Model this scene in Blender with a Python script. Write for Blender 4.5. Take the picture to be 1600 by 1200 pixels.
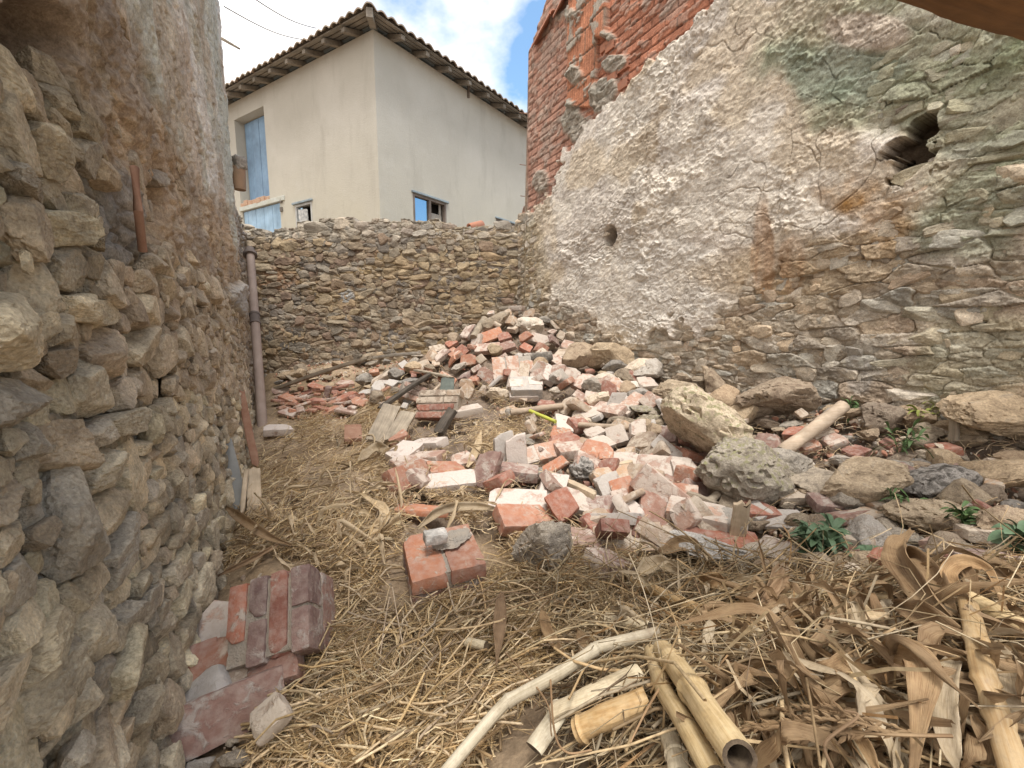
import bpy, bmesh, math, random
import numpy as np
from mathutils import Vector, Matrix, Euler

# ------------------------------------------------------------------ camera, world, sun
for o in list(bpy.data.objects): bpy.data.objects.remove(o)
SC = bpy.context.scene
COL = SC.collection
FPX, CX, CY = 660.0, 800.0, 600.0
CAMZ = 0.95
TH = math.atan(85.0/FPX)
cam_d = bpy.data.cameras.new('camera')
cam = bpy.data.objects.new('camera', cam_d)
COL.objects.link(cam)
cam.location = (0, 0, CAMZ)
cam.rotation_euler = (math.pi/2-TH, 0, 0)
cam_d.sensor_width = 36.0
cam_d.lens = 36.0*FPX/1600.0
cam_d.clip_start = 0.02
cam_d.clip_end = 2000
SC.camera = cam
SC.render.resolution_x, SC.render.resolution_y = 1024, 768
SC.view_settings.view_transform = 'Standard'
SC.view_settings.look = 'None'
SC.view_settings.gamma = 1.0
SC.view_settings.exposure = 0.86

SUN_EL, SUN_AZ = math.radians(70), math.radians(168)   # azimuth from +Y towards +X
sdir = Vector((math.sin(SUN_AZ)*math.cos(SUN_EL), math.cos(SUN_AZ)*math.cos(SUN_EL), math.sin(SUN_EL)))
sl = bpy.data.lights.new('sun', 'SUN')
sl.energy = 2.2
sl.angle = math.radians(20)
sl.color = (1.0, 0.955, 0.89)
so = bpy.data.objects.new('sun', sl)
COL.objects.link(so)
so.location = (3, -6, 12)
so.rotation_euler = sdir.to_track_quat('Z', 'Y').to_euler()

world = bpy.data.worlds.new('World')
SC.world = world
world.use_nodes = True
wn, wl = world.node_tree.nodes, world.node_tree.links
wn.clear()
w_out = wn.new('ShaderNodeOutputWorld')
w_bg = wn.new('ShaderNodeBackground')
w_bg.inputs['Strength'].default_value = 0.130
sky = wn.new('ShaderNodeTexSky')
sky.sky_type = 'NISHITA'
sky.sun_disc = False
sky.sun_elevation = SUN_EL
sky.sun_rotation = SUN_AZ
sky.air_density = 1.0
sky.dust_density = 0.6
sky.ozone_density = 1.6
tc = wn.new('ShaderNodeTexCoord')
mp = wn.new('ShaderNodeMapping')
mp.inputs['Scale'].default_value = (1, 1, 1.6)
mp.inputs['Location'].default_value = (0.35, 0.1, 0.0)
wl.new(tc.outputs['Generated'], mp.inputs['Vector'])
nz = wn.new('ShaderNodeTexNoise')
nz.inputs['Scale'].default_value = 2.3
nz.inputs['Detail'].default_value = 7
nz.inputs['Roughness'].default_value = 0.55
wl.new(mp.outputs['Vector'], nz.inputs['Vector'])
sx = wn.new('ShaderNodeSeparateXYZ')
wl.new(tc.outputs['Generated'], sx.inputs['Vector'])
bias = wn.new('ShaderNodeMath'); bias.operation = 'MULTIPLY_ADD'     # more cloud towards the left
wl.new(sx.outputs['X'], bias.inputs[0]); bias.inputs[1].default_value = -0.30
bias2 = wn.new('ShaderNodeMath'); bias2.operation = 'MULTIPLY_ADD'   # thick overcast behind the viewer
wl.new(sx.outputs['Y'], bias2.inputs[0]); bias2.inputs[1].default_value = -0.30
wl.new(nz.outputs['Fac'], bias2.inputs[2])
off = wn.new('ShaderNodeMath'); off.operation = 'ADD'; off.inputs[1].default_value = 0.24
wl.new(bias2.outputs[0], off.inputs[0]); wl.new(off.outputs[0], bias.inputs[2])
cr = wn.new('ShaderNodeMapRange')
cr.inputs['From Min'].default_value = 0.50
cr.inputs['From Max'].default_value = 0.66
wl.new(bias.outputs[0], cr.inputs['Value'])
mx = wn.new('ShaderNodeMix'); mx.data_type = 'RGBA'
wl.new(cr.outputs['Result'], mx.inputs['Factor'])
skyb = wn.new('ShaderNodeMix'); skyb.data_type = 'RGBA'; skyb.blend_type = 'MULTIPLY'
skyb.inputs['Factor'].default_value = 1.0
wl.new(sky.outputs['Color'], skyb.inputs[6])
skyb.inputs[7].default_value = (1.25, 1.38, 1.30, 1)
wl.new(skyb.outputs[2], mx.inputs[6])
mx.inputs[7].default_value = (7.3, 7.0, 6.7, 1)
wl.new(mx.outputs[2], w_bg.inputs['Color'])
wl.new(w_bg.outputs[0], w_out.inputs['Surface'])

# ------------------------------------------------------------------ projection helpers (photo pixels of 1600x1200)
CT, ST = math.cos(TH), math.sin(TH)
def ray(px, py):
    a, b = (px-CX)/FPX, (CY-py)/FPX
    return np.array([a, CT+b*ST, -ST+b*CT])
CAMP = np.array([0, 0, CAMZ])
def at(px, py, zc): return CAMP + zc*ray(px, py)
def on_plane(px, py, p0, n):
    r = ray(px, py); n = np.asarray(n, float)
    return CAMP + r*(np.dot(np.asarray(p0)-CAMP, n)/np.dot(r, n))
def proj(P):
    """world points (...,3) -> photo pixel coordinates"""
    d = P-CAMP
    zc = d[..., 1]*CT - d[..., 2]*ST
    zc = np.where(np.abs(zc) < 1e-3, 1e-3, zc)
    yc = d[..., 1]*ST + d[..., 2]*CT
    return CX+FPX*d[..., 0]/zc, CY-FPX*yc/zc

# ------------------------------------------------------------------ noise
def h2(ix, iy, seed=0):
    n = (ix.astype(np.int64)*374761393 + iy.astype(np.int64)*668265263 + seed*1274126177) & 0xffffffff
    n = ((n ^ (n >> 13))*1274126177) & 0xffffffff
    n = ((n ^ (n >> 16))*2246822519) & 0xffffffff
    return ((n ^ (n >> 15)) & 0xffffff)/float(0xffffff)
def pn2(x, y, seed=0):
    x0 = np.floor(x); y0 = np.floor(y); fx = x-x0; fy = y-y0
    ux = fx*fx*(3-2*fx); uy = fy*fy*(3-2*fy)
    a = h2(x0, y0, seed); b = h2(x0+1, y0, seed); c = h2(x0, y0+1, seed); d = h2(x0+1, y0+1, seed)
    return (a*(1-ux)+b*ux)*(1-uy)+(c*(1-ux)+d*ux)*uy - 0.5
def fbm2(x, y, octv=4, seed=0, rough=0.5):
    s = 0; a = 1.0
    for i in range(octv):
        s = s + a*pn2(x*2**i+i*17.3, y*2**i-i*9.1, seed+i); a *= rough
    return s
def h3(ix, iy, iz, seed): return h2(ix+iz*7919, iy+iz*104729, seed)
def pn3(p, seed=0):
    f = np.floor(p); r = p-f; u = r*r*(3-2*r)
    s = 0
    for i in (0, 1):
        for j in (0, 1):
            for k in (0, 1):
                w = (u[:, 0] if i else 1-u[:, 0])*(u[:, 1] if j else 1-u[:, 1])*(u[:, 2] if k else 1-u[:, 2])
                s = s + w*h3(f[:, 0]+i, f[:, 1]+j, f[:, 2]+k, seed)
    return s-0.5
def fbm3(p, octv=4, seed=0, rough=0.5):
    s = 0; a = 1.0
    for i in range(octv):
        s = s+a*pn3(p*2**i+i*13.7, seed+i); a *= rough
    return s
def sstep(a, b, x):
    t = np.clip((x-a)/(b-a), 0, 1); return t*t*(3-2*t)
def vor(u, v, seed, drop=0.0, jit=0.8, R=1, pw=2.0):
    """cellular pattern in bonded rows: returns rand id (n,4), offsets, edge distance"""
    rng = np.random.RandomState(seed)
    v0 = int(np.floor(v.min()))-4; u0 = int(np.floor(u.min()))-5
    nv = int(np.ceil(v.max()))-v0+6; nu = int(np.ceil(u.max()))-u0+7
    T = rng.rand(nv, nu, 6).astype(np.float32)
    sh = rng.rand(nv).astype(np.float32)
    iv = np.floor(v).astype(np.int32)
    big = 1e6
    d1 = np.full(u.shape, big, np.float32); d2 = d1.copy()
    bi = np.zeros(u.shape, np.int32); ox = np.zeros(u.shape, np.float32); oy = ox.copy()
    for dj in range(-R, R+1):
        r = iv+dj; s = sh[r-v0]; ci = np.floor(u+s).astype(np.int32)
        for di in range(-R, R+1):
            c = ci+di; idx = (r-v0)*nu+(c-u0)
            t = T.reshape(-1, 6)[idx]
            a = u-(c+0.5+jit*(t[..., 0]-0.5)-s); b = v-(r+0.5+jit*(t[..., 1]-0.5))
            if pw == 2.0: d = np.sqrt(a*a+b*b)
            else: d = (np.abs(a)**pw+np.abs(b)**pw)**(1/pw)
            if drop > 0: d = np.where(t[..., 2] < drop, big, d)
            m = d < d1
            d2 = np.where(m, d1, np.minimum(d2, d))
            d1 = np.where(m, d, d1); bi = np.where(m, idx, bi)
            ox = np.where(m, a, ox); oy = np.where(m, b, oy)
    rid = np.random.RandomState(seed+991).rand(nv*nu, 6).astype(np.float32)[bi]
    return rid, ox, oy, d2-d1
def facet(u, v, seed, jit=0.9):
    rid, ox, oy, e = vor(u, v, seed, jit=jit)
    return (rid[..., 0]-0.5)*0.7 + (rid[..., 1]-0.5)*ox*1.6 + (rid[..., 2]-0.5)*oy*1.6

# ------------------------------------------------------------------ object helpers
def tag(o, label=None, cat=None, group=None, kind=None):
    if label: o['label'] = label
    if cat: o['category'] = cat
    if group: o['group'] = group
    if kind: o['kind'] = kind
    return o
def empty(name, loc=(0, 0, 0), rot=(0, 0, 0)):
    o = bpy.data.objects.new(name, None); o.empty_display_size = 0.1
    COL.objects.link(o); o.location = loc; o.rotation_euler = rot
    return o
def link(name, me, mat=None, parent=None, loc=None, rot=None, scale=None):
    o = bpy.data.objects.new(name, me); COL.objects.link(o)
    if parent is not None: o.parent = parent
    if loc is not None: o.location = loc
    if rot is not None: o.rotation_euler = rot
    if scale is not None: o.scale = scale
    if mat is not None:
        if not me.materials: me.materials.append(mat)
        elif me.materials[0] is not mat:
            o.material_slots[0].link = 'OBJECT'; o.material_slots[0].material = mat
    return o
def mesh_np(name, V, F, smooth=True, sharp=None, cols=None, extra=None):
    """V (n,3), F (m,k) numpy"""
    me = bpy.data.meshes.new(name)
    V = np.asarray(V, np.float32); F = np.asarray(F, np.int32)
    n, k = F.shape
    me.vertices.add(len(V)); me.vertices.foreach_set('co', V.ravel())
    me.loops.add(n*k); me.loops.foreach_set('vertex_index', F.ravel())
    me.polygons.add(n); me.polygons.foreach_set('loop_start', np.arange(n, dtype=np.int32)*k)
    me.update(calc_edges=True)
    me.polygons.foreach_set('use_smooth', np.full(n, bool(smooth)))
    if cols is not None:
        a = me.color_attributes.new('Col', 'FLOAT_COLOR', 'POINT')
        c = np.ones((len(V), 4), np.float32); c[:, :3] = cols.reshape(-1, 3)
        a.data.foreach_set('color', c.ravel())
    if sharp is not None:
        try: me.set_sharp_from_angle(angle=math.radians(sharp))
        except Exception: pass
    me.update()
    return me
def grid_faces(ny, nx, flip=False):
    i = np.arange(ny*nx).reshape(ny, nx)
    q = np.stack([i[:-1, :-1], i[:-1, 1:], i[1:, 1:], i[1:, :-1]], -1).reshape(-1, 4)
    return q[:, ::-1] if flip else q
class MB:
    """collects simple solids into one mesh"""
    def __init__(s): s.V = []; s.F = []; s.n = 0
    def add(s, V, F):
        for f in F: s.F.append([i+s.n for i in f])
        s.V.extend([tuple(map(float, v)) for v in V]); s.n = len(s.V)
    def box(s, o, a, b, c):
        """corner o and three edge vectors"""
        o, a, b, c = [np.asarray(t, float) for t in (o, a, b, c)]
        V = [o, o+a, o+a+b, o+b, o+c, o+a+c, o+a+b+c, o+b+c]
        F = [(0, 3, 2, 1), (4, 5, 6, 7), (0, 1, 5, 4), (1, 2, 6, 5), (2, 3, 7, 6), (3, 0, 4, 7)]
        if np.dot(np.cross(a, b), c) < 0: F = [f[::-1] for f in F]
        s.add(V, F)
    def tube(s, pts, rad, seg=12, cap=True, flat=1.0):
        pts = [np.asarray(p, float) for p in pts]
        if not hasattr(rad, '__len__'): rad = [rad]*len(pts)
        rings = []
        up = np.array([0.13, 0.21, 1.0])
        V = []
        for i, p in enumerate(pts):
            t = pts[min(i+1, len(pts)-1)]-pts[max(i-1, 0)]
            t = t/(np.linalg.norm(t)+1e-9)
            x = np.cross(t, up); x /= (np.linalg.norm(x)+1e-9); y = np.cross(x, t)
            for k in range(seg):
                a = 2*math.pi*k/seg
                V.append(p+rad[i]*(x*math.cos(a)+flat*y*math.sin(a)))
        F = []
        for i in range(len(pts)-1):
            for k in range(seg):
                k2 = (k+1) % seg
                F.append((i*seg+k, i*seg+k2, (i+1)*seg+k2, (i+1)*seg+k))
        if cap:
            F.append(tuple(range(seg))[::-1]); F.append(tuple((len(pts)-1)*seg+k for k in range(seg)))
        s.add(V, F)
    def build(s, name, mat, parent=None, smooth=False, bevel=0, sharp=None):
        me = bpy.data.meshes.new(name); me.from_pydata(s.V, [], s.F); me.update()
        if bevel:
            bm = bmesh.new(); bm.from_mesh(me)
            bmesh.ops.bevel(bm, geom=bm.edges[:], offset=bevel, segments=1, affect='EDGES')
            bm.to_mesh(me); bm.free()
        if smooth:
            me.polygons.foreach_set('use_smooth', [True]*len(me.polygons))
            me.set_sharp_from_angle(angle=math.radians(sharp or 40))
        return link(name, me, mat, parent)

# ------------------------------------------------------------------ materials
class NT:
    def __init__(s, name):
        s.m = bpy.data.materials.new(name); s.m.use_nodes = True
        s.t = s.m.node_tree; s.n = s.t.nodes; s.l = s.t.links
        s.bs = s.n['Principled BSDF']
        s.bs.inputs['Roughness'].default_value = 0.92
        s.bs.inputs['Specular IOR Level'].default_value = 0.25
    def new(s, t, **k):
        n = s.n.new(t)
        for a, b in k.items(): setattr(n, a, b)
        return n
    def L(s, a, b): s.l.new(a, b)
    def coord(s, out='Object'): return s.new('ShaderNodeTexCoord').outputs[out]
    def noise(s, vec, scale, detail=5, rough=0.6, dist=0.0):
        n = s.new('ShaderNodeTexNoise'); n.inputs['Scale'].default_value = scale
        n.inputs['Detail'].default_value = detail; n.inputs['Roughness'].default_value = rough
        n.inputs['Distortion'].default_value = dist
        s.L(vec, n.inputs['Vector']); return n.outputs['Fac']
    def vorn(s, vec, scale, feat='F1', out='Distance'):
        n = s.new('ShaderNodeTexVoronoi', feature=feat); n.inputs['Scale'].default_value = scale
        s.L(vec, n.inputs['Vector']); return n.outputs[out]
    def rng(s, v, a, b, c=0.0, d=1.0):
        n = s.new('ShaderNodeMapRange')
        for k, x in zip(('From Min', 'From Max', 'To Min', 'To Max'), (a, b, c, d)): n.inputs[k].default_value = x
        s.L(v, n.inputs['Value']); return n.outputs['Result']
    def math(s, op, a, b=None):
        n = s.new('ShaderNodeMath', operation=op)
        for i, x in enumerate((a, b)):
            if x is None: continue
            if isinstance(x, (int, float)): n.inputs[i].default_value = x
            else: s.L(x, n.inputs[i])
        return n.outputs[0]
    def mix(s, f, a, b, mode='MIX'):
        n = s.new('ShaderNodeMix', data_type='RGBA', blend_type=mode)
        for i, x in ((0, f), (6, a), (7, b)):
            if isinstance(x, (int, float)): n.inputs[i].default_value = x
            elif isinstance(x, tuple): n.inputs[i].default_value = (x+(1,)) if len(x) == 3 else x
            else: s.L(x, n.inputs[i])
        return n.outputs[2]
    def ramp(s, f, stops):
        n = s.new('ShaderNodeValToRGB'); e = n.color_ramp.elements
        while len(e) < len(stops): e.new(0.5)
        for i, (p, c) in enumerate(stops): e[i].position = p; e[i].color = tuple(c)+(1,)
        s.L(f, n.inputs['Fac']); return n.outputs['Color']
    def base(s, c):
        if isinstance(c, tuple): s.bs.inputs['Base Color'].default_value = c+(1,)
        else: s.L(c, s.bs.inputs['Base Color'])
    def bump(s, h, strength=0.5, dist=0.01):
        b = s.new('ShaderNodeBump'); b.inputs['Strength'].default_value = strength
        b.inputs['Distance'].default_value = dist
        s.L(h, b.inputs['Height']); s.L(b.outputs['Normal'], s.bs.inputs['Normal'])
    def rand(s): return s.new('ShaderNodeObjectInfo').outputs['Random']

def mat_wall(name, fine=60, bstr=0.6, bdist=0.006):
    t = NT(name); c = t.coord()
    a = t.new('ShaderNodeVertexColor'); a.layer_name = 'Col'
    n1 = t.noise(c, fine*0.35, 8, 0.7); n2 = t.noise(c, fine*2.2, 6, 0.7); n0 = t.noise(c, fine*0.09, 6, 0.7, 0.5)
    f = t.mix(1.0, a.outputs['Color'], t.ramp(n1, [(0.25, (0.62, 0.60, 0.58)), (0.5, (1, 1, 1)), (0.78, (1.35, 1.33, 1.28))]), 'MULTIPLY')
    f = t.mix(0.8, f, t.ramp(n2, [(0.3, (0.6, 0.58, 0.56)), (0.5, (1, 1, 1)), (0.72, (1.45, 1.45, 1.42))]), 'MULTIPLY')
    t.base(f)
    f2 = t.mix(0.7, f, t.ramp(n0, [(0.35, (.78, .76, .74)), (0.5, (1, 1, 1)), (0.66, (1.2, 1.19, 1.16))]), 'MULTIPLY'); t.base(f2)
    vr = t.vorn(c, fine*0.5)
    h = t.math('ADD', t.math('ADD', n1, t.math('MULTIPLY', n2, 0.45)), t.math('MULTIPLY', vr, 0.35))
    t.bump(h, bstr, bdist)
    return t.m
def mat_stone(name, cols, mossy=None, bd=0.008, scale=14):
    """loose stone: mottled by object-space noise, tinted per object"""
    t = NT(name); c = t.coord(); r = t.rand()
    mp = t.new('ShaderNodeVectorMath', operation='ADD'); t.L(c, mp.inputs[0])
    cmb = t.new('ShaderNodeCombineXYZ')
    for i, k in enumerate((13.0, 29.0, 41.0)): t.L(t.math('MULTIPLY', r, k), cmb.inputs[i])
    t.L(cmb.outputs[0], mp.inputs[1]); v = mp.outputs[0]
    n1 = t.noise(v, scale*0.5, 5, 0.6, 0.6); n2 = t.noise(v, scale*4, 6, 0.7); n3 = t.noise(v, scale*1.3, 4, 0.6)
    k = len(cols)
    col = t.ramp(n1, [(0.3+0.4*i/(k-1), cols[i]) for i in range(k)])
    col = t.mix(1.0, col, t.ramp(r, [(0, (0.72, 0.72, 0.74)), (0.5, (1, 0.98, 0.95)), (1, (1.25, 1.15, 1.02))]), 'MULTIPLY')
    col = t.mix(0.85, col, t.ramp(n2, [(0.3, (0.55, 0.54, 0.52)), (0.5, (1, 1, 1)), (0.72, (1.5, 1.5, 1.48))]), 'MULTIPLY')
    if mossy:
        g = t.new('ShaderNodeNewGeometry'); s = t.new('ShaderNodeSeparateXYZ'); t.L(g.outputs['Normal'], s.inputs[0])
        f = t.math('MULTIPLY', t.rng(n3, 0.5, 0.62), t.rng(s.outputs['Z'], 0.0, 0.7))
        col = t.mix(f, col, mossy)
    t.base(col)
    t.bump(t.math('ADD', t.math('ADD', n3, n1), t.math('MULTIPLY', n2, 0.6)), 0.8, bd)
    return t.m
def mat_brick(name, base, dark, coat, amt, dust=(0.52, 0.44, 0.38)):
    """fired brick with lime mortar still stuck on in patches; amt = cover of the coat"""
    t = NT(name); c = t.coord(); r = t.rand()
    mp = t.new('ShaderNodeVectorMath', operation='ADD'); t.L(c, mp.inputs[0])
    cmb = t.new('ShaderNodeCombineXYZ')
    for i, k in enumerate((17.0, 23.0, 37.0)): t.L(t.math('MULTIPLY', r, k), cmb.inputs[i])
    t.L(cmb.outputs[0], mp.inputs[1]); v = mp.outputs[0]
    n1 = t.noise(v, 9, 5, 0.6, 0.3); n2 = t.noise(v, 90, 5, 0.7); n3 = t.noise(v, 26, 6, 0.65, 0.5)
    col = t.mix(t.rng(n1, 0.35, 0.65), dark, base)
    col = t.mix(1.0, col, t.ramp(r, [(0, (0.72, 0.74, 0.78)), (0.5, (1, 1, 1)), (1, (1.22, 1.08, 0.95))]), 'MULTIPLY')
    n5 = t.noise(v, 38, 4, 0.6); col = t.mix(t.rng(n5, 0.4, 0.75, 0, 0.5), col, dust)
    col = t.mix(t.rng(n2, 0.55, 0.8, 0, 0.35), col, tuple(x*0.5 for x in base))
    e = t.math('ADD', t.math('MULTIPLY', n1, 0.6), t.math('MULTIPLY', n3, 0.55))
    th = 0.80-amt*0.42
    fc = t.rng(e, th, th+0.07)
    col = t.mix(fc, col, t.mix(t.rng(n2, 0.3, 0.7), tuple(x*f for x, f in zip(coat, (.88, .84, .80))), coat))
    t.base(col)
    t.bump(t.math('ADD', t.math('ADD', t.math('MULTIPLY', fc, 0.5), n3), t.math('MULTIPLY', n2, 0.7)), 0.8, 0.004)
    return t.m
def mat_wood(name, c1, c2, scale=30, axis=0, rough=0.85, bd=0.003):
    t = NT(name); c = t.coord()
    mp = t.new('ShaderNodeMapping'); sc = [1, 1, 1]; sc[axis] = 0.06; mp.inputs['Scale'].default_value = sc
    t.L(c, mp.inputs['Vector'])
    n = t.noise(mp.outputs[0], scale*3, 6, 0.7, 0.4); n2 = t.noise(c, scale*0.4, 4, 0.6)
    col = t.mix(t.rng(n, 0.3, 0.7), c1, c2)
    col = t.mix(1.0, col, t.ramp(n2, [(0.3, (0.7, 0.7, 0.7)), (0.7, (1.2, 1.2, 1.2))]), 'MULTIPLY')
    t.base(col); t.bs.inputs['Roughness'].default_value = rough
    t.bump(n, 0.7, bd)
    return t.m
def mat_plain(name, c, c2=None, scale=12, rough=0.9, bd=0.002, bs=0.5, metal=0.0):
    t = NT(name); v = t.coord()
    n = t.noise(v, scale, 6, 0.65); n2 = t.noise(v, scale*7, 5, 0.7)
    col = t.mix(t.rng(n, 0.35, 0.65), c, c2 or tuple(x*0.75 for x in c))
    t.base(col); t.bs.inputs['Roughness'].default_value = rough; t.bs.inputs['Metallic'].default_value = metal
    t.bump(t.math('ADD', n, n2), bs, bd)
    return t.m

# ================================================================== terrain
YB = 5.2                                  # back wall plane
KL, XL0 = 0.545, -0.305                   # left wall plane  x = XL0 - KL*y
KR, XR0 = 0.560, 2.99                     # right wall plane x = XR0 - KR*y
CP = [(600,1190,.80),(440,1190,.82),(330,1150,.86),(600,1000,1.12),(500,900,1.35),(700,960,1.2),(450,790,1.85),(600,760,2.0),
 (420,700,2.9),(400,640,3.6),(480,640,3.85),(430,600,4.9),(600,590,4.9),(540,560,5.25),(790,492,4.55),(760,520,4.3),(700,545,4.3),(630,572,4.2),
 (640,640,3.3),(560,680,3.0),(800,600,3.55),(850,520,4.35),(870,560,4.0),(700,650,3.1),(760,660,2.95),(800,700,2.6),(720,760,2.1),(900,650,2.95),(950,560,3.75),(690,600,3.8),
 (1000,600,3.2),(980,700,2.35),(900,760,2.0),(1060,640,2.75),(1000,800,1.75),(1200,870,1.42),(1000,860,1.55),(850,850,1.55),
 (1350,760,1.7),(1500,860,1.2),(1590,860,1.1),(1130,780,1.8),(1250,740,1.85),(1250,650,2.25),(1350,650,2.1),(1450,660,1.95),(1590,700,1.65),
 (870,500,4.7),(960,540,4.2),(1060,580,3.45),(1130,600,3.05),(1250,612,2.6),(1400,632,2.1),(1590,645,1.75),
 (1100,1010,.98),(1300,960,1.0),(1000,1190,.60),(1200,1190,.52),(1400,1190,.50),(1560,1000,.72),(800,1190,.70),(1590,1190,.48),(850,1000,1.02),(900,930,1.25)]
cpts = np.array([at(*c) for c in CP])
extra = np.array([(0, -0.6, 0.15), (1.2, -0.5, 0.4), (-0.4, -0.5, 0.1), (2.4, 0.2, 0.55), (0.6, 5.4, 1.0), (-4.2, 5.4, 0.35), (2.3, 1.6, .62), (-1.6, 1.6, .02), (-2.6, 3.2, .08)])
cpts = np.vstack([cpts, extra])
def tps(X, z, lam):
    n = len(X); d = np.linalg.norm(X[:, None]-X[None], axis=2)
    K = np.where(d > 0, d*d*np.log(d+1e-12), 0)+lam*np.eye(n)
    P = np.c_[np.ones(n), X]
    A = np.block([[K, P], [P.T, np.zeros((3, 3))]])
    return np.linalg.solve(A, np.r_[z, np.zeros(3)])
_X = cpts[:, :2].copy(); _W = tps(_X, cpts[:, 2], 0.004)
def ground(x, y):
    x = np.asarray(x, float); y = np.asarray(y, float); sh = x.shape
    q = np.c_[x.ravel(), y.ravel()]
    q2 = np.c_[np.clip(q[:, 0], -4.2, 3.0), np.clip(q[:, 1], -0.8, 5.6)]
    out = np.empty(len(q2))
    for i in range(0, len(q2), 50000):
        d = np.linalg.norm(q2[i:i+50000, None]-_X[None], axis=2)
        out[i:i+50000] = np.where(d > 0, d*d*np.log(d+1e-12), 0) @ _W[:-3] + _W[-3] + q2[i:i+50000] @ _W[-2:]
    out = np.clip(out, -0.05, 1.35)
    far = sstep(5.5, 6.2, q[:, 1])
    out = out*(1-far)+1.55*far
    left = sstep(-0.15, 0.35, (XL0-KL*q[:, 1])-q[:, 0])*(q[:, 1] < 5.5)
    out = out*(1-left)+0.0*left
    return out.reshape(sh)
ground_exact = ground
_gx = np.arange(-5.2, 4.2, 0.025); _gy = np.arange(-1.2, 6.6, 0.025)
_GG = ground_exact(*np.meshgrid(_gx, _gy))
def ground(x, y):
    a = np.clip((np.asarray(x, float)+5.2)/0.025, 0, len(_gx)-1.001); b = np.clip((np.asarray(y, float)+1.2)/0.025, 0, len(_gy)-1.001)
    i = a.astype(int); j = b.astype(int); fa = a-i; fb = b-j
    return (_GG[j, i]*(1-fa)+_GG[j, i+1]*fa)*(1-fb)+(_GG[j+1, i]*(1-fa)+_GG[j+1, i+1]*fa)*fb
def gz(x, y): return float(ground(np.array([x]), np.array([y]))[0])
def hits(px, py, up=0.0):
    px = np.asarray(px, float); py = np.asarray(py, float); out = np.empty((len(px), 3)); tt = np.empty(len(px))
    for i in range(0, len(px), 4000):
        a = (px[i:i+4000]-CX)/FPX; b = (CY-py[i:i+4000])/FPX
        R = np.stack([a, CT+b*ST, -ST+b*CT], -1)
        P = CAMP[None, None]+_T[None, :, None]*R[:, None]
        d = P[..., 2]-ground(P[..., 0], P[..., 1])-up
        k = np.argmax(d < 0, axis=1); k = np.where(k == 0, 1, k); r = np.arange(len(k))
        d0 = d[r, k-1]; d1 = d[r, k]; f = np.clip(d0/(d0-d1+1e-9), 0, 1); t = _T[k-1]*(1-f)+_T[k]*f
        out[i:i+4000] = CAMP+t[:, None]*R; tt[i:i+4000] = t
    return out, tt
_T = np.exp(np.linspace(math.log(0.3), math.log(8.0), 260))
def hit(px, py, up=0.0):
    """point of the terrain seen at a photo pixel"""
    r = ray(px, py)
    P = CAMP[None]+_T[:, None]*r[None]
    g = ground(P[:, 0], P[:, 1])+up
    below = np.where(P[:, 2] < g)[0]
    if len(below) == 0: return CAMP+4.5*r, 4.5
    i = below[0]
    if i == 0: return P[0], _T[0]
    a = P[i-1, 2]-g[i-1]; b = P[i, 2]-g[i]; f = a/(a-b)
    t = _T[i-1]*(1-f)+_T[i]*f
    return CAMP+t*r, t

def axis(lo, hi, step, far, grow=1.25):
    a = list(np.arange(lo, hi, step)); s = step; x = a[-1]
    while x < far: s *= grow; x += s; a.append(x)
    s = step; x = lo; b = []
    while x > -far: s *= grow; x -= s; b.append(x)
    return np.array(b[::-1]+a)
gx = axis(-3.6, 2.8, 0.018, 300); gy = axis(0.2, 5.4, 0.018, 300)
GX, GY = np.meshgrid(gx, gy)
GZ = ground(GX, GY)
inner = (np.abs(GX) < 5) & (GY < 6) & (GY > -1)
rid, ox, oy, ed = vor(np.clip(GX, -5, 5)/0.09, np.clip(GY, -1, 6)/0.09, 5)
_px, _py = proj(np.stack([GX, GY, GZ], -1))
rubm = sstep(600, 680, _px)*sstep(900, 840, _py)*(GY > 0.6)*(GY < 5.3)*(GX > -2)
GZ = GZ-0.05*rubm
GZ = GZ + np.where(inner, 0.03*fbm2(GX*5, GY*5, 4, 3)+0.014*(rid[..., 0]-0.5)*sstep(0, 0.2, ed)+0.012*fbm2(GX*24, GY*24, 3, 9), 0)
gpx, gpy = proj(np.stack([GX, GY, GZ], -1))
dust = sstep(-0.1, 0.25, fbm2(GX*2, GY*2, 3, 21))[..., None]
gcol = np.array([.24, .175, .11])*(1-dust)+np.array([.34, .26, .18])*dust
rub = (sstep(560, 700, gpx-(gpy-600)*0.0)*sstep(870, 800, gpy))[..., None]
gcol = gcol*(1-rub)+np.array([.20, .155, .12])*rub  # ground under the heap darkened: shade of the gaps put into its colour
gap_shade = (sstep(800, 980, gpx)*sstep(890, 960, gpy)*(GY < 2)*(GY > -1.2))[..., None]; gcol = gcol*(1-gap_shade)+np.array([.10, .07, .045])*gap_shade  # shade between stalks and leaves painted into the ground colour
m_ground = mat_wall('dirt', 40, 0.8, 0.008)
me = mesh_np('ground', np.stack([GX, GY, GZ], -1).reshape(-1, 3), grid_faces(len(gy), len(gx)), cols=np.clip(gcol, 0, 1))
tag(link('ground', me, m_ground), kind='structure')

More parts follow.
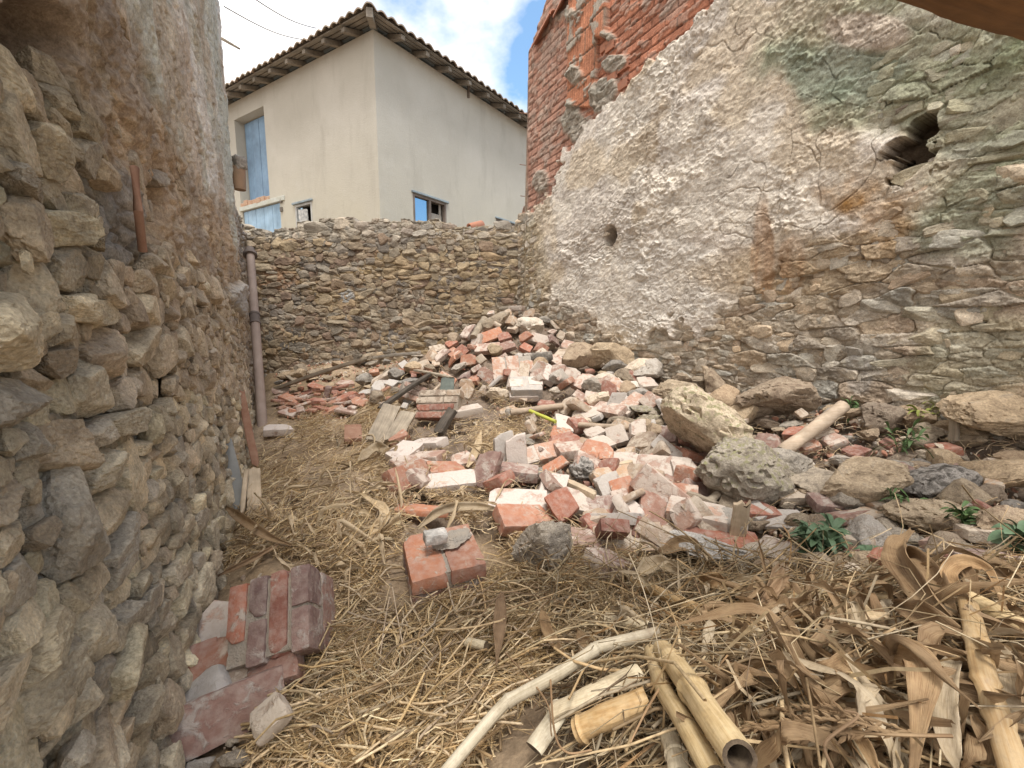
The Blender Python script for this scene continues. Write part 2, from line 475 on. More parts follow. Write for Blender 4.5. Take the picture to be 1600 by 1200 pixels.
# ================================================================== stone walls
def pick(pal, r):
    pal = np.array(pal); i = np.clip((r*len(pal)).astype(int), 0, len(pal)-1); return pal[i]
def lerp(a, b, w): return a*(1-w[..., None])+np.asarray(b)*w[..., None]
def blob(px, py, cx, cy, rx, ry, nz, rag=0.5):
    d = np.sqrt(((px-cx)/rx)**2+((py-cy)/ry)**2)+rag*nz
    return sstep(1.15, 0.75, d)
def stone_layer(U, V, cw, ch, seed, amp, drop=0.25, warp=0.35, joint=0.16, dome=0.6, tilt=1.0):
    wx = U/cw+warp*fbm2(U/cw*0.9, V/ch*0.9, 3, seed+3); wy = V/ch+warp*0.9*fbm2(U/cw*0.9+40, V/ch*0.9, 3, seed+7)
    rid, ox, oy, ed = vor(wx, wy, seed, drop=drop, R=2, pw=2.6)
    jn = fbm2(U*2.1, V*2.7, 3, seed+21); f = sstep(0.0, joint*np.clip(1+1.6*jn, 0.35, 2), ed); keep = 0.5*sstep(0.0, 0.22, fbm2(U*3.3, V*3.9, 3, seed+23))
    f = np.maximum(f, keep)
    rnd_ = np.sqrt(np.clip(ed/0.55, 0, 1))
    h = -0.8*(1-f)+f*(0.8*(rid[..., 1]-0.45)+dome*(rnd_-0.5)*0.8+tilt*((rid[..., 2]-0.5)*ox*0.9+(rid[..., 3]-0.4)*oy*1.0))
    fc = facet(wx*2.3+rid[..., 4]*31, wy*1.9+rid[..., 5]*17, seed+11)
    fc2 = facet(wx*6.3+rid[..., 4]*31, wy*5.3+rid[..., 5]*17, seed+12)
    h = h+f*(0.36*fc+0.14*fc2)+0.15*fbm2(U/0.010, V/0.010, 3, seed+13)+0.34*fbm2(U/0.035, V/0.028, 4, seed+15, 0.62)
    return h*amp, rid, f, ed


# ---- separate stones laid in a wall: random rubble packing, one mesh per wall
_ICO = {}
def ico_np(sub):
    if sub not in _ICO:
        bm = bmesh.new(); bmesh.ops.create_icosphere(bm, subdivisions=sub, radius=1)
        _ICO[sub] = (np.array([v.co[:] for v in bm.verts]), np.array([[v.index for v in f.verts] for f in bm.faces])); bm.free()
    return _ICO[sub]
def block_geo(seed, sub, rough=0.06, nrand=12, lo=0.78, hi=1.15):
    """angular quarry stone filling roughly the cube [-1,1]^3"""
    rs = np.random.RandomState(seed); D, F = ico_np(sub)
    A = np.array([(1,0,0),(-1,0,0),(0,1,0),(0,-1,0),(0,0,1),(0,0,-1)], float)+rs.normal(0, .13, (6, 3))
    R = rs.normal(size=(nrand, 3)); N = np.vstack([A, R]); N /= np.linalg.norm(N, axis=1)[:, None]
    H = np.r_[rs.uniform(.82, 1.0, 6), rs.uniform(lo, hi, nrand)]; dt = D@N.T
    r = np.min(np.where(dt > 0.05, H[None]/np.maximum(dt, 0.05), 9), axis=1)
    P = D*np.minimum(r, 1.5)[:, None]
    P = P+D*(rough*1.1*fbm3(P*1.8+seed, 3, seed)+rough*0.9*fbm3(P*5+seed, 4, seed+3, 0.62)+rough*0.6*fbm3(P*16, 3, seed+6, .7))[:, None]
    a = np.abs(fbm3(P*2.1+seed*2, 2, seed+9)); return P-D*(rough*0.9*sstep(0.035, 0.0, a))[:, None], F
BLK = {}
def block(sub, i):
    if (sub, i) not in BLK: BLK[(sub, i)] = block_geo(3000+i*7, sub)
    return BLK[(sub, i)]
def pack(u0, u1, v0, v1, unit, wr, hr, seed, big=0.12):
    rs = np.random.RandomState(seed); nu = int((u1-u0)/unit); nv = int((v1-v0)/unit); occ = np.zeros((nv, nu), bool); out = []
    for j in range(nv):
        for i in range(nu):
            if occ[j, i]: continue
            h = rs.randint(hr[0], hr[1]+1); w = rs.randint(wr[0], wr[1]+1)
            if rs.rand() < big: h = int(h*1.7); w = int(w*1.3)
            if rs.rand() < 0.18: w = max(2, w//2); h = max(2, int(h*.7))
            k = 0
            while k < w and i+k < nu and not occ[j, i+k]: k += 1
            w = k
            if h > w: h = max(2, int(w*.75))
            hh = 1
            while hh < h and j+hh < nv and not occ[j+hh, i:i+w].any(): hh += 1
            occ[j:j+hh, i:i+w] = True; out.append((u0+(i+w/2)*unit, v0+(j+hh/2)*unit, w*unit, hh*unit))
    return out
def lay(cells, frame, keep, pal, seed, subf, depth=.5, out=(0.0, 0.02), gap=0.97, tint=None, warp=0.02, rot=7):
    """frame(u,v) -> origin, tangent, normal ; keep(u,v,px,py) -> bool"""
    rs = np.random.RandomState(seed); V = []; F = []; C = []; off = 0
    for (u, v, w, h) in cells:
        du = warp*pn2(np.array([u*3.1]), np.array([v*3.7]), seed)[0]*2; dv = warp*1.2*pn2(np.array([u*2.3+9]), np.array([v*3.1]), seed+1)[0]*2
        o, t, n = frame(u+du, v+dv); px, py = proj(o[None]); px, py = px[0], py[0]
        k = keep(u, v, px, py, rs)
        if not k: continue
        b, f = block(subf(o), rs.randint(26)); b = b*rs.choice([-1, 1])*np.array([1, 1, 1]) if False else b
        q = b.copy()
        if rs.rand() < .5: q = q*np.array([-1, -1, 1])
        if rs.rand() < .5: q = q*np.array([1, -1, -1])
        d = depth*min(w, h*2.2)
        q = q*np.array([w*gap/2*rs.uniform(.98, 1.1), d/2, h*gap/2*rs.uniform(.98, 1.12)])*1.13
        a = math.radians(rs.normal(0, rot)); ca, sa = math.cos(a), math.sin(a); q = np.stack([q[:, 0]*ca-q[:, 2]*sa, q[:, 1], q[:, 0]*sa+q[:, 2]*ca], -1)
        a = math.radians(rs.normal(0, 7)); ca, sa = math.cos(a), math.sin(a); q = np.stack([q[:, 0]*ca-q[:, 1]*sa, q[:, 0]*sa+q[:, 1]*ca, q[:, 2]], -1)
        a = math.radians(rs.normal(-4, 8)); ca, sa = math.cos(a), math.sin(a); q = np.stack([q[:, 0], q[:, 1]*ca-q[:, 2]*sa, q[:, 1]*sa+q[:, 2]*ca], -1)
        oo = rs.uniform(*out)*k-d*0.38
        P = o+t*q[:, 0:1]+n*(-q[:, 1:2]+oo)+np.array([0, 0, 1.0])*q[:, 2:3]
        c = np.array(pal[rs.randint(len(pal))])*rs.uniform(.82, 1.18)
        if tint is not None: c = tint(c, px, py, rs)
        cc = np.repeat(c[None], len(P), 0)*(1+0.5*fbm3(P*14, 3, seed)[:, None])
        V.append(P); F.append(f+off); C.append(cc); off += len(P)
    return np.concatenate(V), np.concatenate(F), np.concatenate(C)
def add_tris(base_me, V, F, C, name, mat):
    """wall skin (quads) and laid stones (triangles) joined in one mesh"""
    n0 = len(base_me.vertices); co = np.empty(n0*3, np.float32); base_me.vertices.foreach_get('co', co)
    nl = len(base_me.loops); li = np.empty(nl, np.int32); base_me.loops.foreach_get('vertex_index', li)
    c0 = np.empty(n0*4, np.float32); base_me.color_attributes['Col'].data.foreach_get('color', c0)
    npoly = len(base_me.polygons)
    me = bpy.data.meshes.new(name); me.vertices.add(n0+len(V)); me.vertices.foreach_set('co', np.r_[co, V.astype(np.float32).ravel()])
    me.loops.add(nl+F.size); me.loops.foreach_set('vertex_index', np.r_[li, (F+n0).astype(np.int32).ravel()])
    me.polygons.add(npoly+len(F)); me.polygons.foreach_set('loop_start', np.r_[np.arange(npoly)*4, nl+np.arange(len(F))*3].astype(np.int32))
    me.update(calc_edges=True); me.polygons.foreach_set('use_smooth', np.r_[np.ones(npoly, bool), np.zeros(len(F), bool)])
    a = me.color_attributes.new('Col', 'FLOAT_COLOR', 'POINT'); cc = np.ones((len(V), 4), np.float32); cc[:, :3] = np.clip(C, .02, .9)
    a.data.foreach_set('color', np.r_[c0, cc.ravel()]); me.update(); bpy.data.meshes.remove(base_me); return me
# ---- back wall
def build_back():
    u = np.linspace(-4.3, 0.35, 1150)
    tx = np.array([370, 440, 470, 530, 575, 620, 700, 745, 780, 800, 830]); tyy = np.array([363, 364, 358, 351, 349, 349, 354, 360, 358, 361, 352])
    pxu = 800+u/YB*660
    ztop = CAMZ+YB*(-0.128+(600-np.interp(pxu, tx, tyy))/660*0.9915)
    rs = np.random.RandomState(4); ce = np.floor((u+5)/0.13+0.8*pn2(u*3, u*0, 5)).astype(int)
    ztop = ztop+(rs.rand(200)[ce]-0.5)*0.07+0.012*fbm2(u*30, u*0, 3, 2)
    s = np.linspace(0, 1, 470); zz = 0.0+s[:, None]*(ztop[None]+0.0)
    U = np.broadcast_to(u, zz.shape); 
    h, rid, f, ed = stone_layer(U, zz, 0.20, 0.088, 31, 0.030, drop=0.38, joint=0.07, warp=.3, dome=.3)
    h2_, rid2, f2, e2 = stone_layer(U, zz, 0.12, 0.055, 77, 0.026, drop=0.28, joint=0.10, warp=.3, dome=.4)
    msk = sstep(0.0, 0.1, fbm2(U*1.1, zz*1.6, 2, 63)-0.02)
    h = h*(1-msk)+h2_*msk
    pal = [(.30,.235,.17),(.23,.185,.14),(.33,.27,.20),(.28,.21,.155),(.26,.23,.19),(.35,.29,.215),(.26,.19,.145),(.31,.27,.22),(.20,.175,.15)]
    c = pick(pal, rid[..., 0])*(1-msk[..., None])+pick(pal, rid2[..., 0])*msk[..., None]
    ff = f*(1-msk)+f2*msk
    n = fbm2(U*9, zz*9, 4, 12)
    c = c*(1+0.5*n[..., None])
    c = lerp(c, (.40, .28, .12), sstep(0.12, 0.3, fbm2(U*2.2, zz*2.8, 3, 71))*0.4)
    c = lerp(np.broadcast_to((.24, .185, .125), c.shape), c, sstep(0.1, 0.9, ff)[..., None][..., 0])
    h = h*0.6+0.004; c = c*0.95
    P = np.stack([U, YB-h, zz], -1)
    px, py = proj(P)
    c = lerp(c, (.46, .47, .47), blob(px, py, 540, 463, 13, 11, n, .3)*0.9)       # one pale grey stone
    c = lerp(c, (.36, .23, .15), blob(px, py, 430, 437, 30, 20, n, .4)*0.8)
    c = lerp(c, (.30, .28, .26), blob(px, py, 607, 530, 32, 15, n, .4)*0.7)
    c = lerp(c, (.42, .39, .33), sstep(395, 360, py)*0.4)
    # cap and rear face
    top = P[-1]; cap = np.stack([top+np.array([0, 0.16, 0.015]), top+np.array([0, 0.36, 0.0]), top+np.array([0, 0.42, -0.05]), top*np.array([1, 1, 0])+np.array([0, 0.42, 0.0])])
    P = np.concatenate([P, cap]); c = np.concatenate([c, np.repeat(c[-1:], 4, 0)])
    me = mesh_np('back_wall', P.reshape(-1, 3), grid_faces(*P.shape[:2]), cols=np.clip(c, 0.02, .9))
    T1 = np.array([1., 0, 0]); N1 = np.array([0, -1., 0])
    def keep(u, v, px, py, rs): return 1.0 if v < np.interp(u, np.linspace(-4.3, 0.35, 1150), ztop)-0.01 else 0
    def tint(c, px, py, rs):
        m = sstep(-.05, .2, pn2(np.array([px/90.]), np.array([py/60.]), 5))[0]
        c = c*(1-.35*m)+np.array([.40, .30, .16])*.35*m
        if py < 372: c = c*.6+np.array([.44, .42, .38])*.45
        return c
    cells = pack(-4.25, 0.32, 0.25, 2.3, 0.021, (4, 12), (2, 5), 17, .10)
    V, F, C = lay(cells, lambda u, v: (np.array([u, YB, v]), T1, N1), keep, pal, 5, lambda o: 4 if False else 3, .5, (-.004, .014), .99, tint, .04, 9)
    i = np.argmin([(proj(np.array([[a[0], YB, a[1]]]))[0][0]-540)**2+(proj(np.array([[a[0], YB, a[1]]]))[1][0]-463)**2 for a in cells])
    me = add_tris(me, V, F, C, 'back_wall', None)
    return link('boundary_wall', me, mat_wall('back_stone', 60, 0.9, 0.010))
bw = tag(build_back(), 'low dry-laid rubble stone wall closing the far side of the yard', 'wall')

# ---- left wall
def build_left():
    k = math.sqrt(1+KL*KL)
    yy = 1/np.linspace(1/0.28, 1/3.42, 900)
    x = XL0-KL*yy; pts = np.stack([x, yy], -1)
    n0 = np.array([1.0, KL])/k
    N = np.repeat(n0[None], len(yy), 0)
    # rounded return at the far end
    end = pts[-1]; extra_p = []; extra_n = []
    nb = np.array([-KL, 1.0])/k
    for i in range(1, 40):
        a = min(i/14.0, 1.0)*math.pi/2
        if i <= 14: p = end+0.06*(nb*math.sin(a)-n0*(1-math.cos(a)))
        else: p = end+0.06*(nb-n0)-n0*(i-14)*0.02
        extra_p.append(p); extra_n.append(n0*math.cos(a)+nb*math.sin(a))
    pts = np.vstack([pts, extra_p]); N = np.vstack([N, extra_n])
    seg = np.r_[0, np.cumsum(np.linalg.norm(np.diff(pts, axis=0), axis=1))]
    u = seg+2.0
    cy = np.clip(pts[:, 1], 0.3, 3.4)*0.75
    ns = 820; ZT, ZB = 4.35, -0.25
    s = np.linspace(0, 1, ns)[:, None]
    a0 = np.arcsinh((ZB-CAMZ)/cy)[None]; a1 = np.arcsinh((ZT-CAMZ)/cy)[None]
    Z = CAMZ+cy[None]*np.sinh(a0+s*(a1-a0))
    U = np.broadcast_to(u, Z.shape); 
    P0 = np.stack([np.broadcast_to(pts[:, 0], Z.shape), np.broadcast_to(pts[:, 1], Z.shape), Z], -1)
    px, py = proj(P0)
    nn = fbm2(U*3, Z*3, 4, 5)
    wx = px+nn*70; wy = py+nn*60
    plast = sstep(-14, 14, wx-np.interp(wy, [-400, 0, 150, 300, 345, 600], [140, 192, 240, 305, 372, 440]))   # lime plaster zone
    mud = sstep(40, -40, wy-np.interp(wx, [0, 60, 180, 300, 400], [70, 90, 330, 430, 470]))*(1-plast)           # mud render
    small = sstep(-25, 25, wx-np.interp(wy, [0, 330, 450, 620, 800, 1200], [150, 160, 120, 200, 330, 420]))*(1-plast)
    hA, ridA, fA, eA = stone_layer(U, Z, 0.150, 0.078, 101, 0.038, drop=0.3, joint=0.10, dome=0.9, tilt=1.3)
    hB, ridB, fB, eB = stone_layer(U, Z, 0.115, 0.048, 131, 0.026, drop=0.25, joint=0.14, dome=1.0, tilt=0.9)
    hC = 0.035*fbm2(U*6, Z*7, 5, 44, 0.62)+0.010*facet(U*26, Z*26, 8)+0.008*fbm2(U*60, Z*60, 3, 61)
    hD = -0.012*sstep(0.16, 0.26, fbm2(U*22, Z*16, 3, 59))+0.018*fbm2(U*6, Z*5, 6, 54, 0.66)+0.004*fbm2(U*70, Z*70, 3, 65)+0.003*facet(U*30, Z*30, 18)
    h = hA*(1-small)+hB*small
    h = h*0.55-0.008; h = h*(1-mud*0.9)+mud*(hC+0.014)
    h = h*(1-plast)+plast*(hD+0.022)
    ba = sstep(0.55, 0.0, Z)*0.035                 # footing spreads towards the ground
    h = h+ba
    palA = [(.46,.385,.275),(.39,.335,.245),(.52,.44,.31),(.42,.365,.275),(.49,.425,.315),(.40,.355,.285),(.54,.47,.33),(.44,.36,.26)]
    c = pick(palA, ridA[..., 0])*(1-small[..., None])+(pick(palA, ridB[..., 0])*1.05)*small[..., None]
    n2 = fbm2(U*11, Z*11, 4, 15)
    c = c*(1+0.55*n2[..., None])
    fj = fA*(1-small)+fB*small
    c = lerp(np.broadcast_to((.20, .155, .115), c.shape), c, sstep(0.2, 0.9, fj))
    c = c*(0.60+0.40*np.maximum(mud, plast)[..., None])
    c = lerp(c, (.50, .37, .255), mud*0.85*(0.8+0.3*nn))
    c = lerp(c, (.34, .30, .26), mud*sstep(0.0, 0.25, fbm2(U*4, Z*4, 3, 91))*0.5)
    pl = np.broadcast_to((.74, .70, .63), c.shape)*(1+0.28*fbm2(U*8, Z*8, 4, 35)[..., None])
    pl = lerp(pl, (.40, .43, .34), sstep(-0.02, 0.2, fbm2(U*1.6, Z*1.3, 3, 38))*0.5)
    pl = lerp(pl, (.50, .38, .27), sstep(0.12, 0.3, fbm2(U*3, Z*2.2, 3, 39))*0.55)
    c = lerp(c, pl, plast) if False else c*(1-plast[..., None])+pl*plast[..., None]
    # openings and features read off the photo
    hole = blob(px, py, 15, 75, 62, 72, nn, .5); h = h-0.10*hole; c = lerp(c, (.16, .115, .085), hole*0.8)
    crack = blob(px, py, 317+(py-260)*0.10, 265, 7, 42, nn, 1.0); h = h-0.09*crack; c = lerp(c, (.36, .19, .11), crack*sstep(250, 290, py)*0.8)
    rec = blob(px, py, 236, 330, 16, 62, nn, .5); h = h-0.06*rec
    gry = blob(px, py, 178, 350, 30, 75, nn, .5); c = lerp(c, (.27, .26, .25), gry*0.75); h = h+gry*0.012
    lump = blob(px, py, 372, 466, 24, 26, nn, .4); h = h+0.06*lump; c = lerp(c, (.47, .47, .46), lump*0.7)
    gap = blob(px, py, 352, 690, 22, 90, nn, .6); h = h-0.10*gap
    P = P0.copy(); P[..., 0] += N[None, :, 0]*h; P[..., 1] += N[None, :, 1]*h
    P[..., 2] += 0.3*h*(1-plast)*fbm2(U*7, Z*9, 2, 88)
    cap = P[-1:].copy(); cap[..., :2] -= n0*0.5
    P = np.concatenate([P, cap]); c = np.concatenate([c, c[-1:]])
    me = mesh_np('left_wall', P.reshape(-1, 3), grid_faces(*P.shape[:2]), cols=np.clip(c, 0.02, .9))
    T1 = np.array([-KL, 1.0, 0])/k; N3 = np.array([n0[0], n0[1], 0])
    def frame(u, v):
        y = u/k; return np.array([XL0-KL*y, y, v])+N3*0.035*float(sstep(0.55, 0.0, np.array(v))), T1, N3
    def keep(u, v, px, py, rs):
        n_ = fbm2(np.array([u*3.0]), np.array([v*3.0]), 3, 5)[0]; wx_, wy_ = px+n_*70, py+n_*60
        pl_ = wx_ > np.interp(wy_, [-400, 0, 150, 300, 345, 600], [140, 192, 240, 305, 372, 440])
        if pl_: return 0
        md = wy_ < np.interp(wx_, [0, 60, 180, 300, 400], [70, 90, 330, 430, 470])
        if md: return 0.5 if rs.rand() < .16 else 0
        if 140 < px < 215 and 270 < py < 420: return 0
        if abs(px-236) < 18 and abs(py-330) < 62: return 0
        return 1.0
    def tint(c, px, py, rs):
        if px > 150 and py < 620: c = c*.6+np.array([.46, .37, .285])*.4
        return c
    sf = lambda o: 5 if o[1] < .75 else (4 if o[1] < 2.0 else 3)
    cells = [a for a in pack(0.30, 1.3, -0.2, 2.2, 0.0125, (5, 12), (3, 6), 23, .16)]+[a for a in pack(1.3, 3.86, -0.2, 2.6, 0.016, (3, 8), (2, 5), 24, .08)]
    V, F, C = lay(cells, frame, keep, palA, 6, sf, .7, (.0, .030), 1.0, tint, .035, 9)
    me = add_tris(me, V, F, C, 'left_wall', None)
    return link('ruined_wall', me, mat_wall('left_stone', 80, 0.9, 0.009))
lw = tag(build_left(), 'tall rough stone wall on the left with mud render and pale lime plaster', 'wall')

def build_left_rear():
    a = np.array([-2.18, 3.38]); b = np.array([-3.22, 5.25]); L = np.linalg.norm(b-a); d = (b-a)/L; n = np.array([d[1], -d[0]])
    u = np.linspace(0, L, 420); z = np.linspace(-0.1, 2.12, 420); U, Z = np.meshgrid(u, z)
    h, rid, f, ed = stone_layer(U, Z, 0.16, 0.08, 211, 0.045)
    c = pick([(.34,.28,.22),(.28,.24,.2),(.38,.33,.26)], rid[..., 0]); c = lerp(np.broadcast_to((.22,.17,.13), c.shape), c, f)
    m = sstep(-0.1, 0.15, fbm2(U*2, Z*2, 3, 4)); c = lerp(c, (.42, .36, .29), m*0.6); h = h*(1-0.6*m)
    P = np.stack([a[0]+d[0]*U+n[0]*h, a[1]+d[1]*U+n[1]*h, Z], -1)
    cap = P[-1:].copy(); cap[..., :2] -= n*0.4
    P = np.concatenate([P, cap]); c = np.concatenate([c, c[-1:]])
    me = mesh_np('left_rear', P.reshape(-1, 3), grid_faces(*P.shape[:2]), cols=np.clip(c*(1+0.4*fbm2(np.vstack([U, U[-1:]])*9, np.vstack([Z, Z[-1:]])*9, 3, 2)[..., None]), 0.02, .9))
    return link('garden_wall', me, bpy.data.materials['left_stone'])
tag(build_left_rear(), 'short low stone wall behind the rusty drainpipe in the left corner', 'wall')

# ---- right wall with hollow brick raised on it
BX = ([-300, 0, 40, 80, 120, 160, 200, 240, 280, 318, 332, 346], [1300, 1118, 1085, 1040, 1000, 958, 910, 893, 870, 856, 836, 740])
def build_right():
    k = math.sqrt(1+KR*KR); n0 = np.array([-1.0, -KR])/k
    pxs = np.concatenate([np.linspace(806, 1620, 900), np.linspace(1626, 2900, 130)])
    yy = XR0/((pxs-CX)/FPX+KR)/1.0
    yy = yy[yy < 5.27]
    x = XR0-KR*yy
    u = -(yy-5.27)*k+1.0
    c_y = np.clip(yy, 0.8, 6)*0.8
    ztop = np.interp(yy, [0.5, 3.75, 4.49, 5.035, 5.045, 5.27], [5.15, 5.12, 4.50, 3.93, 2.42, 2.18])
    ztop = ztop+0.03*fbm2(yy*8, yy*0, 3, 6)
    ns = 860; s = np.linspace(0, 1, ns)[:, None]; ZB = 0.2
    a0 = np.arcsinh((ZB-CAMZ)/c_y)[None]; a1 = np.arcsinh((ztop-CAMZ)/c_y)[None]
    Z = CAMZ+c_y[None]*np.sinh(a0+s*(a1-a0))
    U = np.broadcast_to(u, Z.shape)
    X = np.broadcast_to(x, Z.shape); Y = np.broadcast_to(yy, Z.shape)
    px, py = proj(np.stack([X, Y, Z], -1))
    nn = fbm2(U*3, Z*3, 4, 5); wx = px+nn*60; wy = py+nn*55
    hS, rid, f, ed = stone_layer(U, Z, 0.17, 0.062, 301, 0.030, drop=0.35, joint=0.06, dome=0.35, warp=.28, tilt=1.6)
    hT, ridT, fT, eT = stone_layer(U, Z, 0.095, 0.038, 331, 0.022, drop=0.25, joint=0.09, warp=.28, tilt=1.5)
    # how much the render still covers the stones
    pl = sstep(8, -12, wy+45*fbm2(U*13, Z*13, 4, 301)-np.interp(px, [800, 850, 900, 1000, 1100, 1200, 1300, 1400, 1600], [300, 480, 500, 545, 500, 430, 400, 330, 300]))
    expo = blob(px, py, 1450, 150, 110, 95, nn, .5)
    expo = np.maximum(expo, blob(px, py, 1560, 215, 120, 70, nn, .5))
    pl = pl*(1-expo*0.9)
    far = sstep(862, 835, wx)*sstep(330, 350, py); pl = pl*(1-far)
    smallm = sstep(0.0, 0.15, fbm2(U*1.3, Z*1.8, 2, 83))
    hs = hS*(1-smallm)+hT*smallm; fs = f*(1-smallm)+fT*smallm
    hP = 0.028*fbm2(U*5, Z*6, 6, 74, 0.62)+0.008*facet(U*13+Z*4+fbm2(U*9, Z*9, 3, 2), Z*19+fbm2(U*9, Z*9, 3, 3), 19)+0.006*facet(U*34+2*fbm2(U*20, Z*20, 2, 4), Z*48, 29)+0.009*fbm2(U*60, Z*60, 3, 7)+0.012*sstep(0.04, 0.07, fbm2(U*3.1, Z*3.7, 5, 99, 0.62))
    msm = 0.35+0.65*sstep(-0.12, 0.15, fbm2(U*1.9, Z*2.3, 3, 203)); hP = hP*msm
    ridc, _, _, edc = vor(U*4+1.2*fbm2(U*3, Z*3, 3, 8), Z*5+1.2*fbm2(U*3, Z*3+9, 3, 9), 57)
    hP = hP-0.012*sstep(0.022, 0.0, edc)*sstep(0.0, 0.1, pn2(U*2.3, Z*2.3, 77))
    hs = hs*0.7+0.010; h = hs*(1-pl)+pl*(hP+0.022+0.15*hs)
    pal = [(.50,.43,.34),(.43,.37,.295),(.56,.49,.40),(.48,.385,.295),(.52,.48,.41),(.40,.35,.29),(.58,.52,.44),(.46,.44,.39),(.52,.42,.31)]
    c = pick(pal, rid[..., 0])*(1-smallm[..., None])+pick(pal, ridT[..., 0])*smallm[..., None]
    c = c*(1+0.5*fbm2(U*11, Z*11, 4, 15)[..., None])
    c = lerp(np.broadcast_to((.44, .36, .27), c.shape), c, sstep(0.1, 0.9, fs))*0.95
    P_ = np.broadcast_to((.76, .70, .62), c.shape)*(1+0.22*fbm2(U*7, Z*7, 5, 25)[..., None])
    P_ = lerp(P_, (.66, .60, .55), sstep(0.02, 0.2, fbm2(U*1.7, Z*2.2, 3, 28))*0.5)
    P_ = lerp(P_, (.62, .51, .37), sstep(0.08, 0.26, fbm2(U*2.6, Z*3, 3, 29))*0.6)
    P_ = lerp(P_, (.76, .72, .66), blob(px, py, 1020, 440, 120, 80, nn, .5)*0.7)
    c = c*(1-pl[..., None])+P_*pl[..., None]
    # stains of the surface: algae, iron, soil
    g1 = np.maximum(blob(px, py, 1330, 90, 150, 120, nn, .8), blob(px, py, 1540, 170, 170, 200, nn, .6))
    c = lerp(c, (.34, .355, .25), g1*0.85*(0.8+0.9*fbm2(U*6, Z*6, 3, 41)))
    c = lerp(c, (.27, .33, .27), blob(px, py, 1285, 120, 90, 50, nn, 1.1)*0.6)
    c = lerp(c, (.60, .50, .43), blob(px, py, 1350, 50, 55, 28, nn, .9)*0.7)
    c = lerp(c, (.34, .36, .27), blob(px, py, 1530, 340, 95, 80, nn, .6)*0.7)
    c = lerp(c, (.34, .34, .22), blob(px, py, 1520, 560, 110, 70, nn, .7)*0.35)
    c = lerp(c, (.46, .28, .13), blob(px, py, 1325, 305, 115, 58, nn, 1.0)*(0.55+0.8*fbm2(U*12, Z*12, 3, 14)))
    c = lerp(c, (.45, .33, .20), blob(px, py, 1270, 420, 140, 80, nn, .8)*0.45)
    strk = np.maximum(blob(px, py, 1196, 385, 20, 85, nn, .4), .7*blob(px, py, 1245, 410, 26, 60, nn, .9))*(0.6+0.8*pn2(U*55, Z*3, 3)+0.3)
    c = lerp(c, (.42, .25, .14), np.clip(strk, 0, 1)*0.65)
    c = lerp(c, (.33, .32, .31), blob(px, py, 1345, 575, 20, 45, nn, .6)*0.5)
    c = lerp(c, (.45, .36, .22), blob(px, py, 840, 420, 26, 90, nn, .6)*0.5)
    # cavities
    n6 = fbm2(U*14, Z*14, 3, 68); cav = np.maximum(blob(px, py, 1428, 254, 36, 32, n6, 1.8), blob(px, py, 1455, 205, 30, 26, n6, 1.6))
    cav = sstep(.42, .55, cav); h = h-0.22*cav*(0.8+0.4*sstep(-.1, .2, n6)); c = lerp(c, (.13, .095, .065), sstep(.02, .3, cav)*0.95)  # inside coloured dark: shade of the recess painted in
    uu0 = -(XR0/((950-CX)/FPX+KR)-5.27)*k+1.0
    zc0 = on_plane(950, 370, (XR0, 0, 0), (1, KR, 0))
    rr = np.sqrt((U-uu0)**2+(Z-zc0[2])**2)+0.004*nn
    hole = sstep(0.092, 0.078, rr); h = h*(1-hole)-0.26*hole; c = lerp(c, (.20, .16, .12), hole)
    # brickwork shows where the render has gone: surface lies behind it
    bm_ = sstep(2, -2, px+nn*26+14*fbm2(U*16, Z*16, 3, 302)-np.interp(py, *BX))
    course = 0.068; V = Z/course; row = np.floor(V); LB = 0.245
    ub = U/LB+0.5*(row % 2)+0.12*h2(row, row*0, 3); col_ = np.floor(ub)
    rb = h2(col_, row, 12); rb2 = h2(col_, row, 19)
    eu = np.minimum(ub-col_, 1-(ub-col_))*LB; ev = np.minimum(V-row, 1-(V-row))*course
    jj = sstep(0.003, 0.008, np.minimum(eu, ev)+0.004*fbm2(U*40, Z*40, 2, 5))
    hb = -0.012+0.010*(jj-1)+0.006*(rb-0.5)+0.002*fbm2(U*50, Z*50, 3, 2)
    sq = sstep(0.10, 0.22, fbm2(U*14, Z*26, 3, 52))*(1-jj*0.5)                # mortar squeezed out
    hb = hb+0.016*sq
    bc = np.broadcast_to((.47, .205, .13), c.shape)*(0.8+0.4*rb[..., None])
    bc = lerp(bc, (.46, .28, .22), sstep(925, 860, px)*0.75)
    bc = lerp(bc, (.42, .36, .31), np.clip(sq+0.6*sstep(0.2, 0.3, fbm2(U*5, Z*5, 3, 33)), 0, 1)*0.75)
    bc = lerp(np.broadcast_to((.20, .12, .09), c.shape), bc, jj*0.65+0.35)
    # vertically ribbed hollow blocks, a little proud, and a pier beside them
    rz = (px > 889)*(px < 934)*(py < 168)*1.0; pier = (px >= 934)*(px < 951)*(py < 60)*1.0
    V2 = Z/0.20; r2 = np.floor(V2); e2 = np.minimum(V2-r2, 1-(V2-r2))*0.20
    ub2 = U/0.27+0.5*(r2 % 2); e3 = np.minimum(ub2-np.floor(ub2), 1-(ub2-np.floor(ub2)))*0.27
    j2 = sstep(0.004, 0.012, np.minimum(e2, e3)+0.005*nn)
    rib = 0.5+0.5*np.cos(U*2*math.pi/0.034)
    hr = 0.020+0.006*sstep(0.2, 0.8, rib)+0.012*(j2-1)+0.03*pier+0.018*sstep(0.12, 0.2, fbm2(U*9, Z*12, 3, 97))*(1-pier)
    cr_ = np.broadcast_to((.56, .25, .15), c.shape)*(0.85+0.2*rib[..., None])*(0.85+0.3*h2(np.floor(ub2), r2, 5)[..., None])
    cr_ = lerp(cr_, (.40, .38, .33), sstep(0.12, 0.2, fbm2(U*9, Z*12, 3, 97))*0.9)
